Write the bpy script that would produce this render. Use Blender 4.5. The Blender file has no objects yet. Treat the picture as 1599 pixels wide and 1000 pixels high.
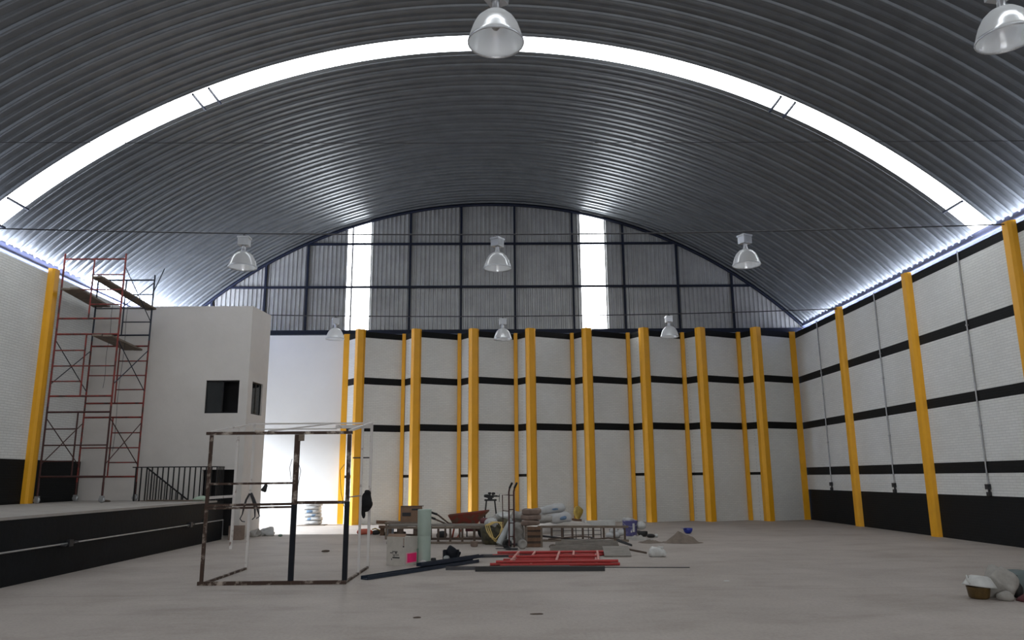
import bpy, math, random
from mathutils import Vector, Matrix, noise
random.seed(7)
sc = bpy.context.scene
COL = sc.collection
PI = math.pi

# ------------------------------------------------------------------ camera, world, light, exposure
PITCH, YAW, ROLL = 0.206, 0.0164, -0.0084
fwd = Vector((math.sin(YAW) * math.cos(PITCH), math.cos(YAW) * math.cos(PITCH), math.sin(PITCH)))
rgt = Vector((math.cos(YAW), -math.sin(YAW), 0)); upv = rgt.cross(fwd)
c_, s_ = math.cos(ROLL), math.sin(ROLL)
cx, cy = c_ * rgt + s_ * upv, -s_ * rgt + c_ * upv
cam = bpy.data.objects.new('camera', bpy.data.cameras.new('camera')); COL.objects.link(cam)
cam.data.sensor_width = 36.0; cam.data.lens = 1180.5 / 1599 * 36.0
cam.data.clip_start = 0.05; cam.data.clip_end = 200
M4 = Matrix.Identity(4)
for r in range(3):
    M4[r][0] = cx[r]; M4[r][1] = cy[r]; M4[r][2] = -fwd[r]
M4.translation = (0, 0, 1.7)
cam.matrix_world = M4
sc.camera = cam

world = bpy.data.worlds.new('sky'); sc.world = world; world.use_nodes = True
bg = world.node_tree.nodes['Background']
bg.inputs['Color'].default_value = (0.62, 0.74, 1.0, 1); bg.inputs['Strength'].default_value = 1.0

SKYLIGHT = 8.3       # emission of the translucent roof and gable sheets
def area(name, loc, rot, sx, sy, power, col):
    l = bpy.data.lights.new(name, 'AREA'); l.shape = 'RECTANGLE'; l.size = sx; l.size_y = sy
    l.energy = power; l.color = col
    o = bpy.data.objects.new(name, l); COL.objects.link(o); o.location = loc; o.rotation_euler = rot
    return o
# daylight through the open side doorway behind the office block
area('doorway_daylight', (-13.0, 27.5, 2.2), (0, -PI / 2, 0), 3.6, 4.4, 120, (0.86, 0.93, 1.0))
# the strip of bright sky outside that doorway
area('bright_sky', (-30.0, 26.0, 12.0), (0, -PI / 2 + 0.45, 0), 8.0, 1.6, 34000, (0.86, 0.93, 1.0))
# daylight rising through the open slots between wall tops and eave beams
area('eave_daylight', (12.41, 12.5, 7.46), (PI, 0, 0), 0.10, 36, 700, (0.80, 0.86, 1.0))
area('eave_daylight', (-12.97, 9.0, 7.46), (PI, 0, 0), 0.10, 29, 600, (0.80, 0.86, 1.0))
area('eave_daylight', (-12.97, 27.2, 7.46), (PI, 0, 0), 0.12, 7, 1400, (0.80, 0.86, 1.0))
# added fill light behind the camera, set at an unseen gate opening
area('gate_fill', (0, -5.7, 2.4), (PI / 2 - 0.32, 0, 0), 6.0, 4.0, 480, (1.0, 0.97, 0.93))

sc.view_settings.view_transform = 'Standard'; sc.view_settings.look = 'None'
sc.view_settings.gamma = 1.0; sc.view_settings.use_curve_mapping = False
sc.view_settings.exposure = 0.17

# ------------------------------------------------------------------ materials
def mat(name, col, rough=0.6, metal=0.0, bump=0.0, bscale=20.0, var=0.0, vscale=3.0, spec=0.5, col2=None, thr=None, stretch=None):
    m = bpy.data.materials.new(name); m.use_nodes = True
    nt = m.node_tree; b = nt.nodes['Principled BSDF']
    b.inputs['Base Color'].default_value = (*col, 1); b.inputs['Roughness'].default_value = rough
    b.inputs['Metallic'].default_value = metal; b.inputs['Specular IOR Level'].default_value = spec
    tc = nt.nodes.new('ShaderNodeTexCoord'); src = tc.outputs['Object']
    if stretch:
        mp = nt.nodes.new('ShaderNodeMapping'); mp.inputs['Scale'].default_value = stretch
        nt.links.new(src, mp.inputs['Vector']); src = mp.outputs['Vector']
    if var or col2:
        n = nt.nodes.new('ShaderNodeTexNoise'); n.inputs['Scale'].default_value = vscale
        n.inputs['Detail'].default_value = 6; n.inputs['Roughness'].default_value = 0.65
        nt.links.new(src, n.inputs['Vector'])
        r = nt.nodes.new('ShaderNodeValToRGB')
        if col2:
            t = thr or (0.42, 0.58)
            r.color_ramp.elements[0].position = t[0]; r.color_ramp.elements[1].position = t[1]
            r.color_ramp.elements[0].color = (*col, 1); r.color_ramp.elements[1].color = (*col2, 1)
        else:
            r.color_ramp.elements[0].position = 0.3; r.color_ramp.elements[1].position = 0.7
            r.color_ramp.elements[0].color = (*[c * (1 - var) for c in col], 1)
            r.color_ramp.elements[1].color = (*[min(1, c * (1 + var)) for c in col], 1)
        nt.links.new(n.outputs['Fac'], r.inputs['Fac']); nt.links.new(r.outputs['Color'], b.inputs['Base Color'])
    if bump:
        n2 = nt.nodes.new('ShaderNodeTexNoise'); n2.inputs['Scale'].default_value = bscale; n2.inputs['Detail'].default_value = 5
        nt.links.new(src, n2.inputs['Vector'])
        bp = nt.nodes.new('ShaderNodeBump'); bp.inputs['Strength'].default_value = bump; bp.inputs['Distance'].default_value = 0.02
        nt.links.new(n2.outputs['Fac'], bp.inputs['Height']); nt.links.new(bp.outputs['Normal'], b.inputs['Normal'])
    return m

def brick_mat(name, col, rough=0.55, mortar=0.80):
    m = bpy.data.materials.new(name); m.use_nodes = True
    nt = m.node_tree; b = nt.nodes['Principled BSDF']; b.inputs['Roughness'].default_value = rough
    tc = nt.nodes.new('ShaderNodeTexCoord'); sp = nt.nodes.new('ShaderNodeSeparateXYZ')
    nt.links.new(tc.outputs['Object'], sp.inputs[0])
    ad = nt.nodes.new('ShaderNodeMath'); ad.operation = 'ADD'
    nt.links.new(sp.outputs['X'], ad.inputs[0]); nt.links.new(sp.outputs['Y'], ad.inputs[1])
    cb = nt.nodes.new('ShaderNodeCombineXYZ')
    nt.links.new(ad.outputs[0], cb.inputs['X']); nt.links.new(sp.outputs['Z'], cb.inputs['Y'])
    br = nt.nodes.new('ShaderNodeTexBrick'); nt.links.new(cb.outputs[0], br.inputs['Vector'])
    br.inputs['Scale'].default_value = 1.0; br.inputs['Brick Width'].default_value = 0.26
    br.inputs['Row Height'].default_value = 0.068; br.inputs['Mortar Size'].default_value = 0.009
    br.inputs['Mortar Smooth'].default_value = 0.4
    br.inputs['Color1'].default_value = (*col, 1); br.inputs['Color2'].default_value = (*[c * 0.94 for c in col], 1)
    br.inputs['Mortar'].default_value = (*[c * mortar for c in col], 1)
    n = nt.nodes.new('ShaderNodeTexNoise'); n.inputs['Scale'].default_value = 0.7; n.inputs['Detail'].default_value = 6
    nt.links.new(tc.outputs['Object'], n.inputs['Vector'])
    r = nt.nodes.new('ShaderNodeValToRGB'); r.color_ramp.elements[0].position = 0.3; r.color_ramp.elements[1].position = 0.75
    r.color_ramp.elements[0].color = (0.90, 0.89, 0.87, 1); r.color_ramp.elements[1].color = (1, 1, 1, 1)
    nt.links.new(n.outputs['Fac'], r.inputs['Fac'])
    mx = nt.nodes.new('ShaderNodeMix'); mx.data_type = 'RGBA'; mx.blend_type = 'MULTIPLY'; mx.inputs[0].default_value = 1.0
    nt.links.new(br.outputs['Color'], mx.inputs[6]); nt.links.new(r.outputs['Color'], mx.inputs[7])
    nt.links.new(mx.outputs[2], b.inputs['Base Color'])
    bp = nt.nodes.new('ShaderNodeBump'); bp.inputs['Strength'].default_value = 0.6; bp.inputs['Distance'].default_value = 0.012; bp.invert = True
    nt.links.new(br.outputs['Fac'], bp.inputs['Height']); nt.links.new(bp.outputs['Normal'], b.inputs['Normal'])
    return m

def emit_mat(name, col, strength):
    m = bpy.data.materials.new(name); m.use_nodes = True
    nt = m.node_tree; nt.nodes.clear()
    e = nt.nodes.new('ShaderNodeEmission'); e.inputs['Color'].default_value = (*col, 1); e.inputs['Strength'].default_value = strength
    o = nt.nodes.new('ShaderNodeOutputMaterial'); nt.links.new(e.outputs[0], o.inputs['Surface'])
    return m

def floor_mat():
    m = bpy.data.materials.new('raw_concrete_floor'); m.use_nodes = True
    nt = m.node_tree; b = nt.nodes['Principled BSDF']; b.inputs['Roughness'].default_value = 0.62
    b.inputs['Specular IOR Level'].default_value = 0.35
    tc = nt.nodes.new('ShaderNodeTexCoord')
    def nz(scale, det, st):
        mp = nt.nodes.new('ShaderNodeMapping'); mp.inputs['Scale'].default_value = st
        nt.links.new(tc.outputs['Object'], mp.inputs['Vector'])
        n = nt.nodes.new('ShaderNodeTexNoise'); n.inputs['Scale'].default_value = scale; n.inputs['Detail'].default_value = det
        n.inputs['Roughness'].default_value = 0.65
        nt.links.new(mp.outputs['Vector'], n.inputs['Vector']); return n
    a = nz(0.5, 7, (1, 1, 1)); r = nt.nodes.new('ShaderNodeValToRGB')
    r.color_ramp.elements[0].position = 0.3; r.color_ramp.elements[1].position = 0.72
    r.color_ramp.elements[0].color = (0.34, 0.297, 0.264, 1); r.color_ramp.elements[1].color = (0.45, 0.40, 0.362, 1)
    nt.links.new(a.outputs['Fac'], r.inputs['Fac'])
    s = nz(0.9, 9, (0.7, 1.5, 1)); r2 = nt.nodes.new('ShaderNodeValToRGB')
    r2.color_ramp.elements[0].position = 0.32; r2.color_ramp.elements[1].position = 0.5
    r2.color_ramp.elements[0].color = (0.84, 0.825, 0.81, 1); r2.color_ramp.elements[1].color = (1, 1, 1, 1)
    nt.links.new(s.outputs['Fac'], r2.inputs['Fac'])
    f = nz(22, 4, (1, 1, 1)); r3 = nt.nodes.new('ShaderNodeValToRGB')
    r3.color_ramp.elements[0].position = 0.3; r3.color_ramp.elements[1].position = 0.6
    r3.color_ramp.elements[0].color = (0.84, 0.84, 0.84, 1); r3.color_ramp.elements[1].color = (1, 1, 1, 1)
    nt.links.new(f.outputs['Fac'], r3.inputs['Fac'])
    def mul(x, y):
        q = nt.nodes.new('ShaderNodeMix'); q.data_type = 'RGBA'; q.blend_type = 'MULTIPLY'; q.inputs[0].default_value = 1
        nt.links.new(x, q.inputs[6]); nt.links.new(y, q.inputs[7]); return q.outputs[2]
    mp = nt.nodes.new('ShaderNodeMapping'); mp.inputs['Location'].default_value = (190.0, -0.12, 0)
    nt.links.new(tc.outputs['Object'], mp.inputs['Vector'])
    jt = nt.nodes.new('ShaderNodeTexBrick'); jt.offset = 0.0; jt.inputs['Scale'].default_value = 1.0
    jt.inputs['Brick Width'].default_value = 400.0; jt.inputs['Row Height'].default_value = 6.0
    jt.inputs['Mortar Size'].default_value = 0.012; jt.inputs['Mortar Smooth'].default_value = 0.5
    jt.inputs['Color1'].default_value = (1, 1, 1, 1); jt.inputs['Color2'].default_value = (0.97, 0.97, 0.97, 1); jt.inputs['Mortar'].default_value = (0.62, 0.60, 0.58, 1)
    nt.links.new(mp.outputs['Vector'], jt.inputs['Vector'])
    nt.links.new(mul(mul(mul(r.outputs['Color'], r2.outputs['Color']), r3.outputs['Color']), jt.outputs['Color']), b.inputs['Base Color'])
    bp = nt.nodes.new('ShaderNodeBump'); bp.inputs['Strength'].default_value = 0.25; bp.inputs['Distance'].default_value = 0.02
    nt.links.new(f.outputs['Fac'], bp.inputs['Height']); nt.links.new(bp.outputs['Normal'], b.inputs['Normal'])
    return m

def rough_metal(name, base, rough, metal, vs=1.5):
    m = mat(name, base, rough, metal, var=0.14, vscale=vs)
    return m

def lamp_mat():
    m = bpy.data.materials.new('prismatic_acrylic'); m.use_nodes = True
    nt = m.node_tree; nt.nodes.clear()
    N = lambda t: nt.nodes.new(t)
    o = N('ShaderNodeOutputMaterial'); tr = N('ShaderNodeBsdfTransparent'); gl = N('ShaderNodeBsdfGlossy'); df = N('ShaderNodeBsdfDiffuse'); tl = N('ShaderNodeBsdfTranslucent')
    tr.inputs['Color'].default_value = (0.93, 0.95, 0.96, 1); gl.inputs['Roughness'].default_value = 0.18; gl.inputs['Color'].default_value = (0.9, 0.92, 0.94, 1)
    df.inputs['Color'].default_value = (0.95, 0.96, 0.96, 1); tl.inputs['Color'].default_value = (0.96, 0.97, 0.98, 1)
    def mix(f, a, c):
        x = N('ShaderNodeMixShader'); x.inputs[0].default_value = f
        nt.links.new(a.outputs[0], x.inputs[1]); nt.links.new(c.outputs[0], x.inputs[2]); return x
    x = mix(0.02, mix(0.22, mix(0.65, df, tl), gl), tr)
    nt.links.new(x.outputs[0], o.inputs['Surface'])
    return m
def glass_mat():
    m = bpy.data.materials.new('dark_window_glass'); m.use_nodes = True
    b = m.node_tree.nodes['Principled BSDF']
    b.inputs['Base Color'].default_value = (0.10, 0.12, 0.14, 1); b.inputs['Roughness'].default_value = 0.03
    b.inputs['Transmission Weight'].default_value = 0.9
    return m

WHITE = (0.79, 0.80, 0.78)
MW = brick_mat('white_painted_brick', WHITE)
MFLAT = mat('white_plaster', (0.72, 0.72, 0.715), 0.6, bump=0.1, bscale=6, var=0.03, vscale=0.6)
MOFF = mat('beige_grey_plaster', (0.60, 0.57, 0.54), 0.7, bump=0.15, bscale=8, var=0.05, vscale=0.9)
MBLK = brick_mat('black_painted_brick', (0.006, 0.007, 0.008), 0.65, 0.8); MBLK.node_tree.nodes['Principled BSDF'].inputs['Specular IOR Level'].default_value = 0.22
MSTG = mat('black_painted_concrete', (0.005, 0.0065, 0.0085), 0.65, spec=0.14, bump=0.2, bscale=9, var=0.25, vscale=1.2)
MYEL = mat('yellow_paint', (0.80, 0.38, 0.008), 0.45, bump=0.12, bscale=14, var=0.06, vscale=2)
MCONC = floor_mat()
MSLAB = mat('dusty_concrete', (0.33, 0.305, 0.28), 0.8, bump=0.2, bscale=10, var=0.12, vscale=2)
MROOF = rough_metal('galvanised_roof_sheet', (0.15, 0.163, 0.176), 0.42, 0.78)
MGAB = rough_metal('galvanised_gable_sheet', (0.36, 0.36, 0.355), 0.42, 0.5)
MNAVY = mat('navy_steel_paint', (0.005, 0.008, 0.021), 0.5, 0.0, spec=0.25, var=0.2, vscale=6)
MBEAM = mat('blue_steel_paint', (0.13, 0.145, 0.25), 0.5, 0.0, var=0.15, vscale=4)
MSKY = emit_mat('translucent_roof_sheet', (0.93, 0.97, 1.0), SKYLIGHT)
MGSK = emit_mat('translucent_gable_sheet', (0.95, 0.98, 1.0), 10.0)
MRED = mat('red_scaffold_paint', (0.21, 0.025, 0.018), 0.5, 0.1, col2=(0.05, 0.018, 0.015), thr=(0.46, 0.62), vscale=5)
MRED2 = mat('bright_red_paint', (0.38, 0.028, 0.025), 0.45, 0.1, col2=(0.22, 0.04, 0.03), thr=(0.55, 0.7), vscale=9)
MPINK = mat('faded_red_rung', (0.62, 0.27, 0.24), 0.5, 0.1, var=0.15, vscale=8)
MDKS = mat('dark_blue_scaffold_paint', (0.018, 0.024, 0.04), 0.5, 0.2, var=0.3, vscale=7)
MDKR = mat('rusty_and_shaded_red_steel', (0.055, 0.018, 0.016), 0.55, 0.2, var=0.3, vscale=7)
MSTL = mat('dark_bare_steel', (0.045, 0.045, 0.05), 0.45, 0.6, var=0.3, vscale=8)
MGALV = mat('galvanised_pipe', (0.42, 0.43, 0.44), 0.4, 0.6, var=0.15, vscale=6)
MRUST = mat('rusty_peeling_steel', (0.05, 0.027, 0.018), 0.7, 0.2, col2=(0.42, 0.36, 0.31), thr=(0.52, 0.66), vscale=5, bump=0.2)
MPEEL = mat('worn_white_steel', (0.64, 0.61, 0.585), 0.6, 0.1, col2=(0.16, 0.09, 0.06), thr=(0.60, 0.70), vscale=5)
MNVY2 = mat('dark_navy_post_paint', (0.006, 0.008, 0.013), 0.6, 0.0, spec=0.2, var=0.2, vscale=8)
MWOOD = mat('weathered_plank', (0.17, 0.135, 0.105), 0.85, bump=0.4, bscale=20, var=0.3, vscale=5, stretch=(1, 1, 6))
MWOODG = mat('grey_dusty_plank', (0.235, 0.215, 0.19), 0.9, bump=0.4, bscale=15, var=0.28, vscale=4, stretch=(1, 6, 6))
MWOODB = mat('brown_wood', (0.15, 0.085, 0.05), 0.8, bump=0.3, bscale=15, var=0.25, vscale=5)
MWOODD = mat('dark_wood', (0.085, 0.06, 0.045), 0.85, bump=0.3, bscale=15, var=0.3, vscale=5)
MCARD = mat('brown_cardboard', (0.21, 0.13, 0.085), 0.85, var=0.1, vscale=4)
MBOX = mat('dusty_white_carton', (0.46, 0.43, 0.385), 0.85, var=0.1, vscale=5)
MINK = mat('black_print', (0.03, 0.03, 0.032), 0.8)
MMAG = mat('magenta_sticker', (0.85, 0.015, 0.16), 0.5, var=0.08, vscale=9)
MMAGL = mat('pale_pink_label', (0.70, 0.35, 0.40), 0.6)
MGRN = mat('pale_green_sheet', (0.36, 0.44, 0.385), 0.55, var=0.06, vscale=3)
MGRND = mat('dark_green_edge', (0.10, 0.17, 0.12), 0.6)
MBAGW = mat('white_plastic_film', (0.50, 0.50, 0.48), 0.35, bump=0.4, bscale=9, var=0.12, vscale=7)
MSACKG = mat('grey_cement_sack', (0.30, 0.285, 0.26), 0.85, bump=0.5, bscale=10, var=0.2, vscale=6)
MSACKB = mat('brown_paper_sack', (0.21, 0.155, 0.125), 0.85, bump=0.4, bscale=10, var=0.2, vscale=6)
MSACKW = mat('pale_paper_sack', (0.42, 0.42, 0.415), 0.8, bump=0.4, bscale=9, var=0.08, vscale=5)
MPRBL = mat('blue_sack_print', (0.12, 0.19, 0.29), 0.7, var=0.2, vscale=12)
MOLIV = mat('olive_tarpaulin', (0.085, 0.075, 0.04), 0.8, bump=0.6, bscale=7, col2=(0.035, 0.032, 0.022), vscale=5)
MROPE = mat('yellow_rope', (0.52, 0.38, 0.14), 0.8, bump=0.4, bscale=60)
MBARR = mat('red_rusty_barrow', (0.24, 0.045, 0.03), 0.6, 0.15, col2=(0.15, 0.085, 0.055), thr=(0.46, 0.56), vscale=5)
MRUB = mat('black_rubber', (0.012, 0.012, 0.012), 0.7, var=0.2, vscale=8)
MBLKM = mat('black_cast_iron', (0.012, 0.012, 0.013), 0.5, 0.3)
MCLOTH = mat('black_cloth', (0.006, 0.006, 0.007), 0.95, bump=0.5, bscale=14)
MBLU = mat('dark_blue_channel_paint', (0.014, 0.023, 0.040), 0.4, 0.1, var=0.25, vscale=6)
MBLUL = mat('worn_blue_edge', (0.16, 0.20, 0.26), 0.45, 0.2, var=0.2, vscale=9)
MHAT = mat('blue_plastic', (0.018, 0.035, 0.30), 0.35)
MPAIL = mat('purple_blue_pail', (0.12, 0.115, 0.30), 0.45, col2=(0.40, 0.40, 0.52), thr=(0.58, 0.66), vscale=9)
MSAND = mat('brown_sand', (0.17, 0.135, 0.108), 0.95, bump=0.8, bscale=18, var=0.2, vscale=6)
MSANDP = mat('pale_sand', (0.47, 0.43, 0.385), 0.95, bump=0.6, bscale=14, var=0.12, vscale=4)
MBAMB = mat('brass_brown_bucket', (0.12, 0.075, 0.025), 0.35, 0.2, var=0.5, vscale=6)
MREDC = mat('dark_red_cloth', (0.11, 0.03, 0.035), 0.9, bump=0.4, bscale=10, var=0.25, vscale=5)
MREDT = mat('red_tool_body', (0.48, 0.10, 0.06), 0.4)
MYEL2 = mat('dull_yellow_bundle', (0.33, 0.22, 0.035), 0.7, bump=0.6, bscale=12, var=0.35, vscale=8)
MGRNB = mat('pale_green_film', (0.36, 0.46, 0.36), 0.5, bump=0.4, bscale=8)
MGREY = mat('blue_grey_tin', (0.33, 0.37, 0.42), 0.4, 0.3, var=0.1)
MLAMP = lamp_mat(); MGLS = glass_mat()
MALU = mat('cast_aluminium', (0.52, 0.53, 0.55), 0.4, 0.7)
MBULB = mat('frosted_bulb', (0.35, 0.34, 0.32), 0.4)
MINT = mat('shaded_interior', (0.04, 0.04, 0.042), 0.85, var=0.1)  # near-black colour stands in for the shade of the unlit office
MTEAL = mat('dull_teal_tarp', (0.10, 0.125, 0.125), 0.8, bump=0.3, bscale=8)
MPVC = mat('grey_pvc', (0.36, 0.375, 0.37), 0.5, var=0.12, vscale=5)

# ------------------------------------------------------------------ mesh helpers
class MB:
    def __init__(s): s.v = []; s.f = []; s.mi = []; s.sm = []
    def face(s, pts, mi=0, sm=False):
        i = len(s.v); s.v += [tuple(p) for p in pts]; s.f.append(tuple(range(i, i + len(pts)))); s.mi.append(mi); s.sm.append(sm)
    def grid(s, P, mi=0, sm=True, cu=False, cv=False):
        nu, nv = len(P), len(P[0]); i0 = len(s.v)
        for row in P: s.v += [tuple(p) for p in row]
        for i in range(nu if cu else nu - 1):
            for j in range(nv if cv else nv - 1):
                a, b = i, (i + 1) % nu; c, d = j, (j + 1) % nv
                s.f.append((i0 + a * nv + c, i0 + b * nv + c, i0 + b * nv + d, i0 + a * nv + d)); s.mi.append(mi); s.sm.append(sm)
    def box(s, x0, x1, y0, y1, z0, z1, mi=0, M=None):
        P = [Vector((x, y, z)) for x in (x0, x1) for y in (y0, y1) for z in (z0, z1)]
        if M: P = [M @ p for p in P]
        i = len(s.v); s.v += [tuple(p) for p in P]
        for f in ((0, 1, 3, 2), (4, 6, 7, 5), (0, 4, 5, 1), (2, 3, 7, 6), (0, 2, 6, 4), (1, 5, 7, 3)):
            s.f.append(tuple(i + k for k in f)); s.mi.append(mi); s.sm.append(False)
        return s
    def bar(s, a, b, w, h=None, mi=0, up=(0, 0, 1)):
        h = h or w; a = Vector(a); b = Vector(b); d = b - a; L = d.length; d.normalize()
        u = Vector(up)
        if abs(d.dot(u)) > 0.99: u = Vector((0, 1, 0))
        x = d.cross(u).normalized(); z = x.cross(d)
        M = Matrix((( x[0], d[0], z[0], a[0]), (x[1], d[1], z[1], a[1]), (x[2], d[2], z[2], a[2]), (0, 0, 0, 1)))
        return s.box(-w / 2, w / 2, 0, L, -h / 2, h / 2, mi, M)
    def tube(s, pts, r, n=8, mi=0, cap=True, closed=False):
        pts = [Vector(p) for p in pts]; m = len(pts); rows = []
        rr = r if isinstance(r, (list, tuple)) else [r] * m
        pu = None
        for i, p in enumerate(pts):
            if closed: d = pts[(i + 1) % m] - pts[i - 1]
            else: d = pts[min(i + 1, m - 1)] - pts[max(i - 1, 0)]
            d.normalize()
            if pu is None:
                pu = Vector((0, 0, 1)) if abs(d.z) < 0.9 else Vector((1, 0, 0))
            x = d.cross(pu).normalized(); pu = x.cross(d).normalized()
            rows.append([p + rr[i] * (math.cos(t) * x + math.sin(t) * pu) for t in [2 * PI * k / n for k in range(n)]])
        s.grid(rows, mi, True, cu=closed, cv=True)
        if cap and not closed:
            s.face(rows[0][::-1], mi); s.face(rows[-1], mi)
        return s
    def lathe(s, prof, n=20, c=(0, 0, 0), mi=0, M=None):
        rows = []
        for r, z in prof:
            row = [Vector((c[0] + r * math.cos(2 * PI * k / n), c[1] + r * math.sin(2 * PI * k / n), c[2] + z)) for k in range(n)]
            rows.append([M @ p for p in row] if M else row)
        s.grid(rows, mi, True, cv=True)
        return s
    def prism(s, poly, z0, z1, mi=0):
        n = len(poly)
        for i in range(n):
            a, b = poly[i], poly[(i + 1) % n]
            s.face([(a[0], a[1], z0), (b[0], b[1], z0), (b[0], b[1], z1), (a[0], a[1], z1)], mi)
        s.face([(p[0], p[1], z1) for p in poly], mi); s.face([(p[0], p[1], z0) for p in poly[::-1]], mi)
        return s
    def blob(s, c, sx, sy, sz, e=0.6, nz=0.05, seed=0, mi=0, nu=20, nv=12, rz=0.0, rx=0.0, ry=0.0, flat=None, fr=3.0, ev=0.85):
        pw = lambda x, k: math.copysign(abs(x) ** k, x)
        R = Matrix.Rotation(rz, 3, 'Z') @ Matrix.Rotation(ry, 3, 'Y') @ Matrix.Rotation(rx, 3, 'X')
        rows = []
        for j in range(nv + 1):
            ph = -PI / 2 + PI * j / nv; row = []
            for i in range(nu):
                t = 2 * PI * i / nu
                eh = min(e, ev); p = Vector((sx * pw(math.cos(ph), eh) * pw(math.cos(t), e), sy * pw(math.cos(ph), eh) * pw(math.sin(t), e), sz * pw(math.sin(ph), ev)))
                q = Vector(p); q += noise.noise_vector(p * fr + Vector((seed * 7.3, seed * 1.7, seed))) * nz
                q = R @ q + Vector(c)
                if flat is not None: q.z = max(q.z, flat)
                row.append(q)
            rows.append(row)
        s.grid(rows, mi, True, cv=True)
        return s
    def build(s, name, mats, parent=None, loc=None):
        me = bpy.data.meshes.new(name); me.from_pydata(s.v, [], s.f)
        for m in (mats if isinstance(mats, (list, tuple)) else [mats]): me.materials.append(m)
        me.polygons.foreach_set('material_index', s.mi); me.polygons.foreach_set('use_smooth', s.sm); me.update()
        o = bpy.data.objects.new(name, me); COL.objects.link(o)
        if parent: o.parent = parent
        if loc: o.location = loc
        return o

def tag(o, label, cat, group=None):
    o['label'] = label; o['category'] = cat
    if group: o['group'] = group
    return o
def thing(name, label, cat, loc=(0, 0, 0), rz=0.0, group=None):
    o = bpy.data.objects.new(name, None); COL.objects.link(o); o.empty_display_size = 0.1
    o.location = loc; o.rotation_euler = (0, 0, rz)
    return tag(o, label, cat, group)
def struct(o):
    o['kind'] = 'structure'; return o
def dup(root, loc, rz=None, label=None):
    r = root.copy(); COL.objects.link(r); r.location = loc
    if rz is not None: r.rotation_euler = (0, 0, rz)
    if label: r['label'] = label
    for ch in list(root.children):
        c = ch.copy(); COL.objects.link(c); c.parent = r
        for g in list(ch.children):
            d = g.copy(); COL.objects.link(d); d.parent = c
    return r
ORD = ['first', 'second', 'third', 'fourth', 'fifth', 'sixth', 'seventh', 'eighth', 'ninth']

# ------------------------------------------------------------------ setting
RX, LX, YB, YF = 12.19, -12.75, 30.54, -6.0
XC, ZC, RR = -0.336, -5.1, 18.3
WT = 7.48
A1, A0 = math.asin((12.78 - XC) / RR), -math.asin((XC + 13.45) / RR)
arcp = lambda a, r, y: (XC + r * math.sin(a), y, ZC + r * math.cos(a))
def arc_z(x, r=RR): return ZC + math.sqrt(max(r * r - (x - XC) ** 2, 0))

b = MB(); b.box(-13.6, 12.9, YF - 0.2, 31.2, -0.25, 0.0); struct(b.build('floor', MCONC))

def band_wall(b, p0, p1, bands, th, back=True):
    p0 = Vector((*p0, 0)); p1 = Vector((*p1, 0)); d = (p1 - p0).normalized(); n = Vector((-d.y, d.x, 0)) * th   # n points behind
    for z0, z1, mi in bands:
        b.face([(p0.x, p0.y, z0), (p1.x, p1.y, z0), (p1.x, p1.y, z1), (p0.x, p0.y, z1)], mi)
    zb, zt = bands[0][0], bands[-1][1]; q0, q1 = p0 + n, p1 + n
    if back: b.face([(q1.x, q1.y, zb), (q0.x, q0.y, zb), (q0.x, q0.y, zt), (q1.x, q1.y, zt)], 0)
    b.face([(p0.x, p0.y, zt), (p1.x, p1.y, zt), (q1.x, q1.y, zt), (q0.x, q0.y, zt)], bands[-1][2])
    b.face([(p0.x, p0.y, zb), (p0.x, p0.y, zt), (q0.x, q0.y, zt), (q0.x, q0.y, zb)], 0)
    b.face([(p1.x, p1.y, zb), (q1.x, q1.y, zb), (q1.x, q1.y, zt), (p1.x, p1.y, zt)], 0)
STR = [(3.52, 3.79), (5.37, 5.64), (7.24, WT)]
def bands(*black):
    out = []; z = 0.0
    for a, c in black:
        if a > z: out.append((z, a, 0))
        out.append((a, c, 1)); z = c
    if z < WT: out.append((z, WT, 0))
    return out
b = MB(); band_wall(b, (RX, 31.0), (RX, YF), bands((0, 1.16), (1.72, 2.01), *STR), 0.15); struct(b.build('wall_right', [MW, MBLK]))
b = MB()
lb = bands((0, 2.29)); band_wall(b, (LX, YF), (LX, 25.08), lb, 0.15); band_wall(b, (LX, 30.0), (LX, 31.0), lb, 0.15)
band_wall(b, (LX, 25.08), (LX, 30.0), [(4.5, WT, 0)], 0.15)
struct(b.build('wall_left', [MW, MBLK]))
RID = [-5.58, -3.35, -1.06, 1.21, 3.48, 5.78, 8.06, 10.31]
VAL = [-6.24, -3.91, -1.65, 0.64, 2.95, 5.25, 7.49, 9.80, 12.16]
YR = 29.70
b = MB(); band_wall(b, (-13.4, YB), (VAL[0], YB), [(0, WT, 2)], 0.12)
for i in range(8):
    nb = bands(*([] if i == 4 else [(1.74, 1.85)]), *STR)
    band_wall(b, (VAL[i], YB), (RID[i], YR), nb, 0.12)
    band_wall(b, (RID[i], YR), (VAL[i + 1], YB), bands(*STR), 0.12)
struct(b.build('wall_back', [MW, MBLK, MFLAT]))
b = MB(); b.box(-13.0, -3.2, YF - 0.15, YF, 0, WT); b.box(3.2, 12.4, YF - 0.15, YF, 0, WT); b.box(-3.2, 3.2, YF - 0.15, YF, 5.0, WT)
xs = [-13.4 + i * (26.15 / 30) for i in range(31)]
b.grid([[(x, YF, WT) for x in xs], [(x, YF, max(arc_z(x), WT)) for x in xs]], 0, False)
struct(b.build('wall_front', MW))

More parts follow.
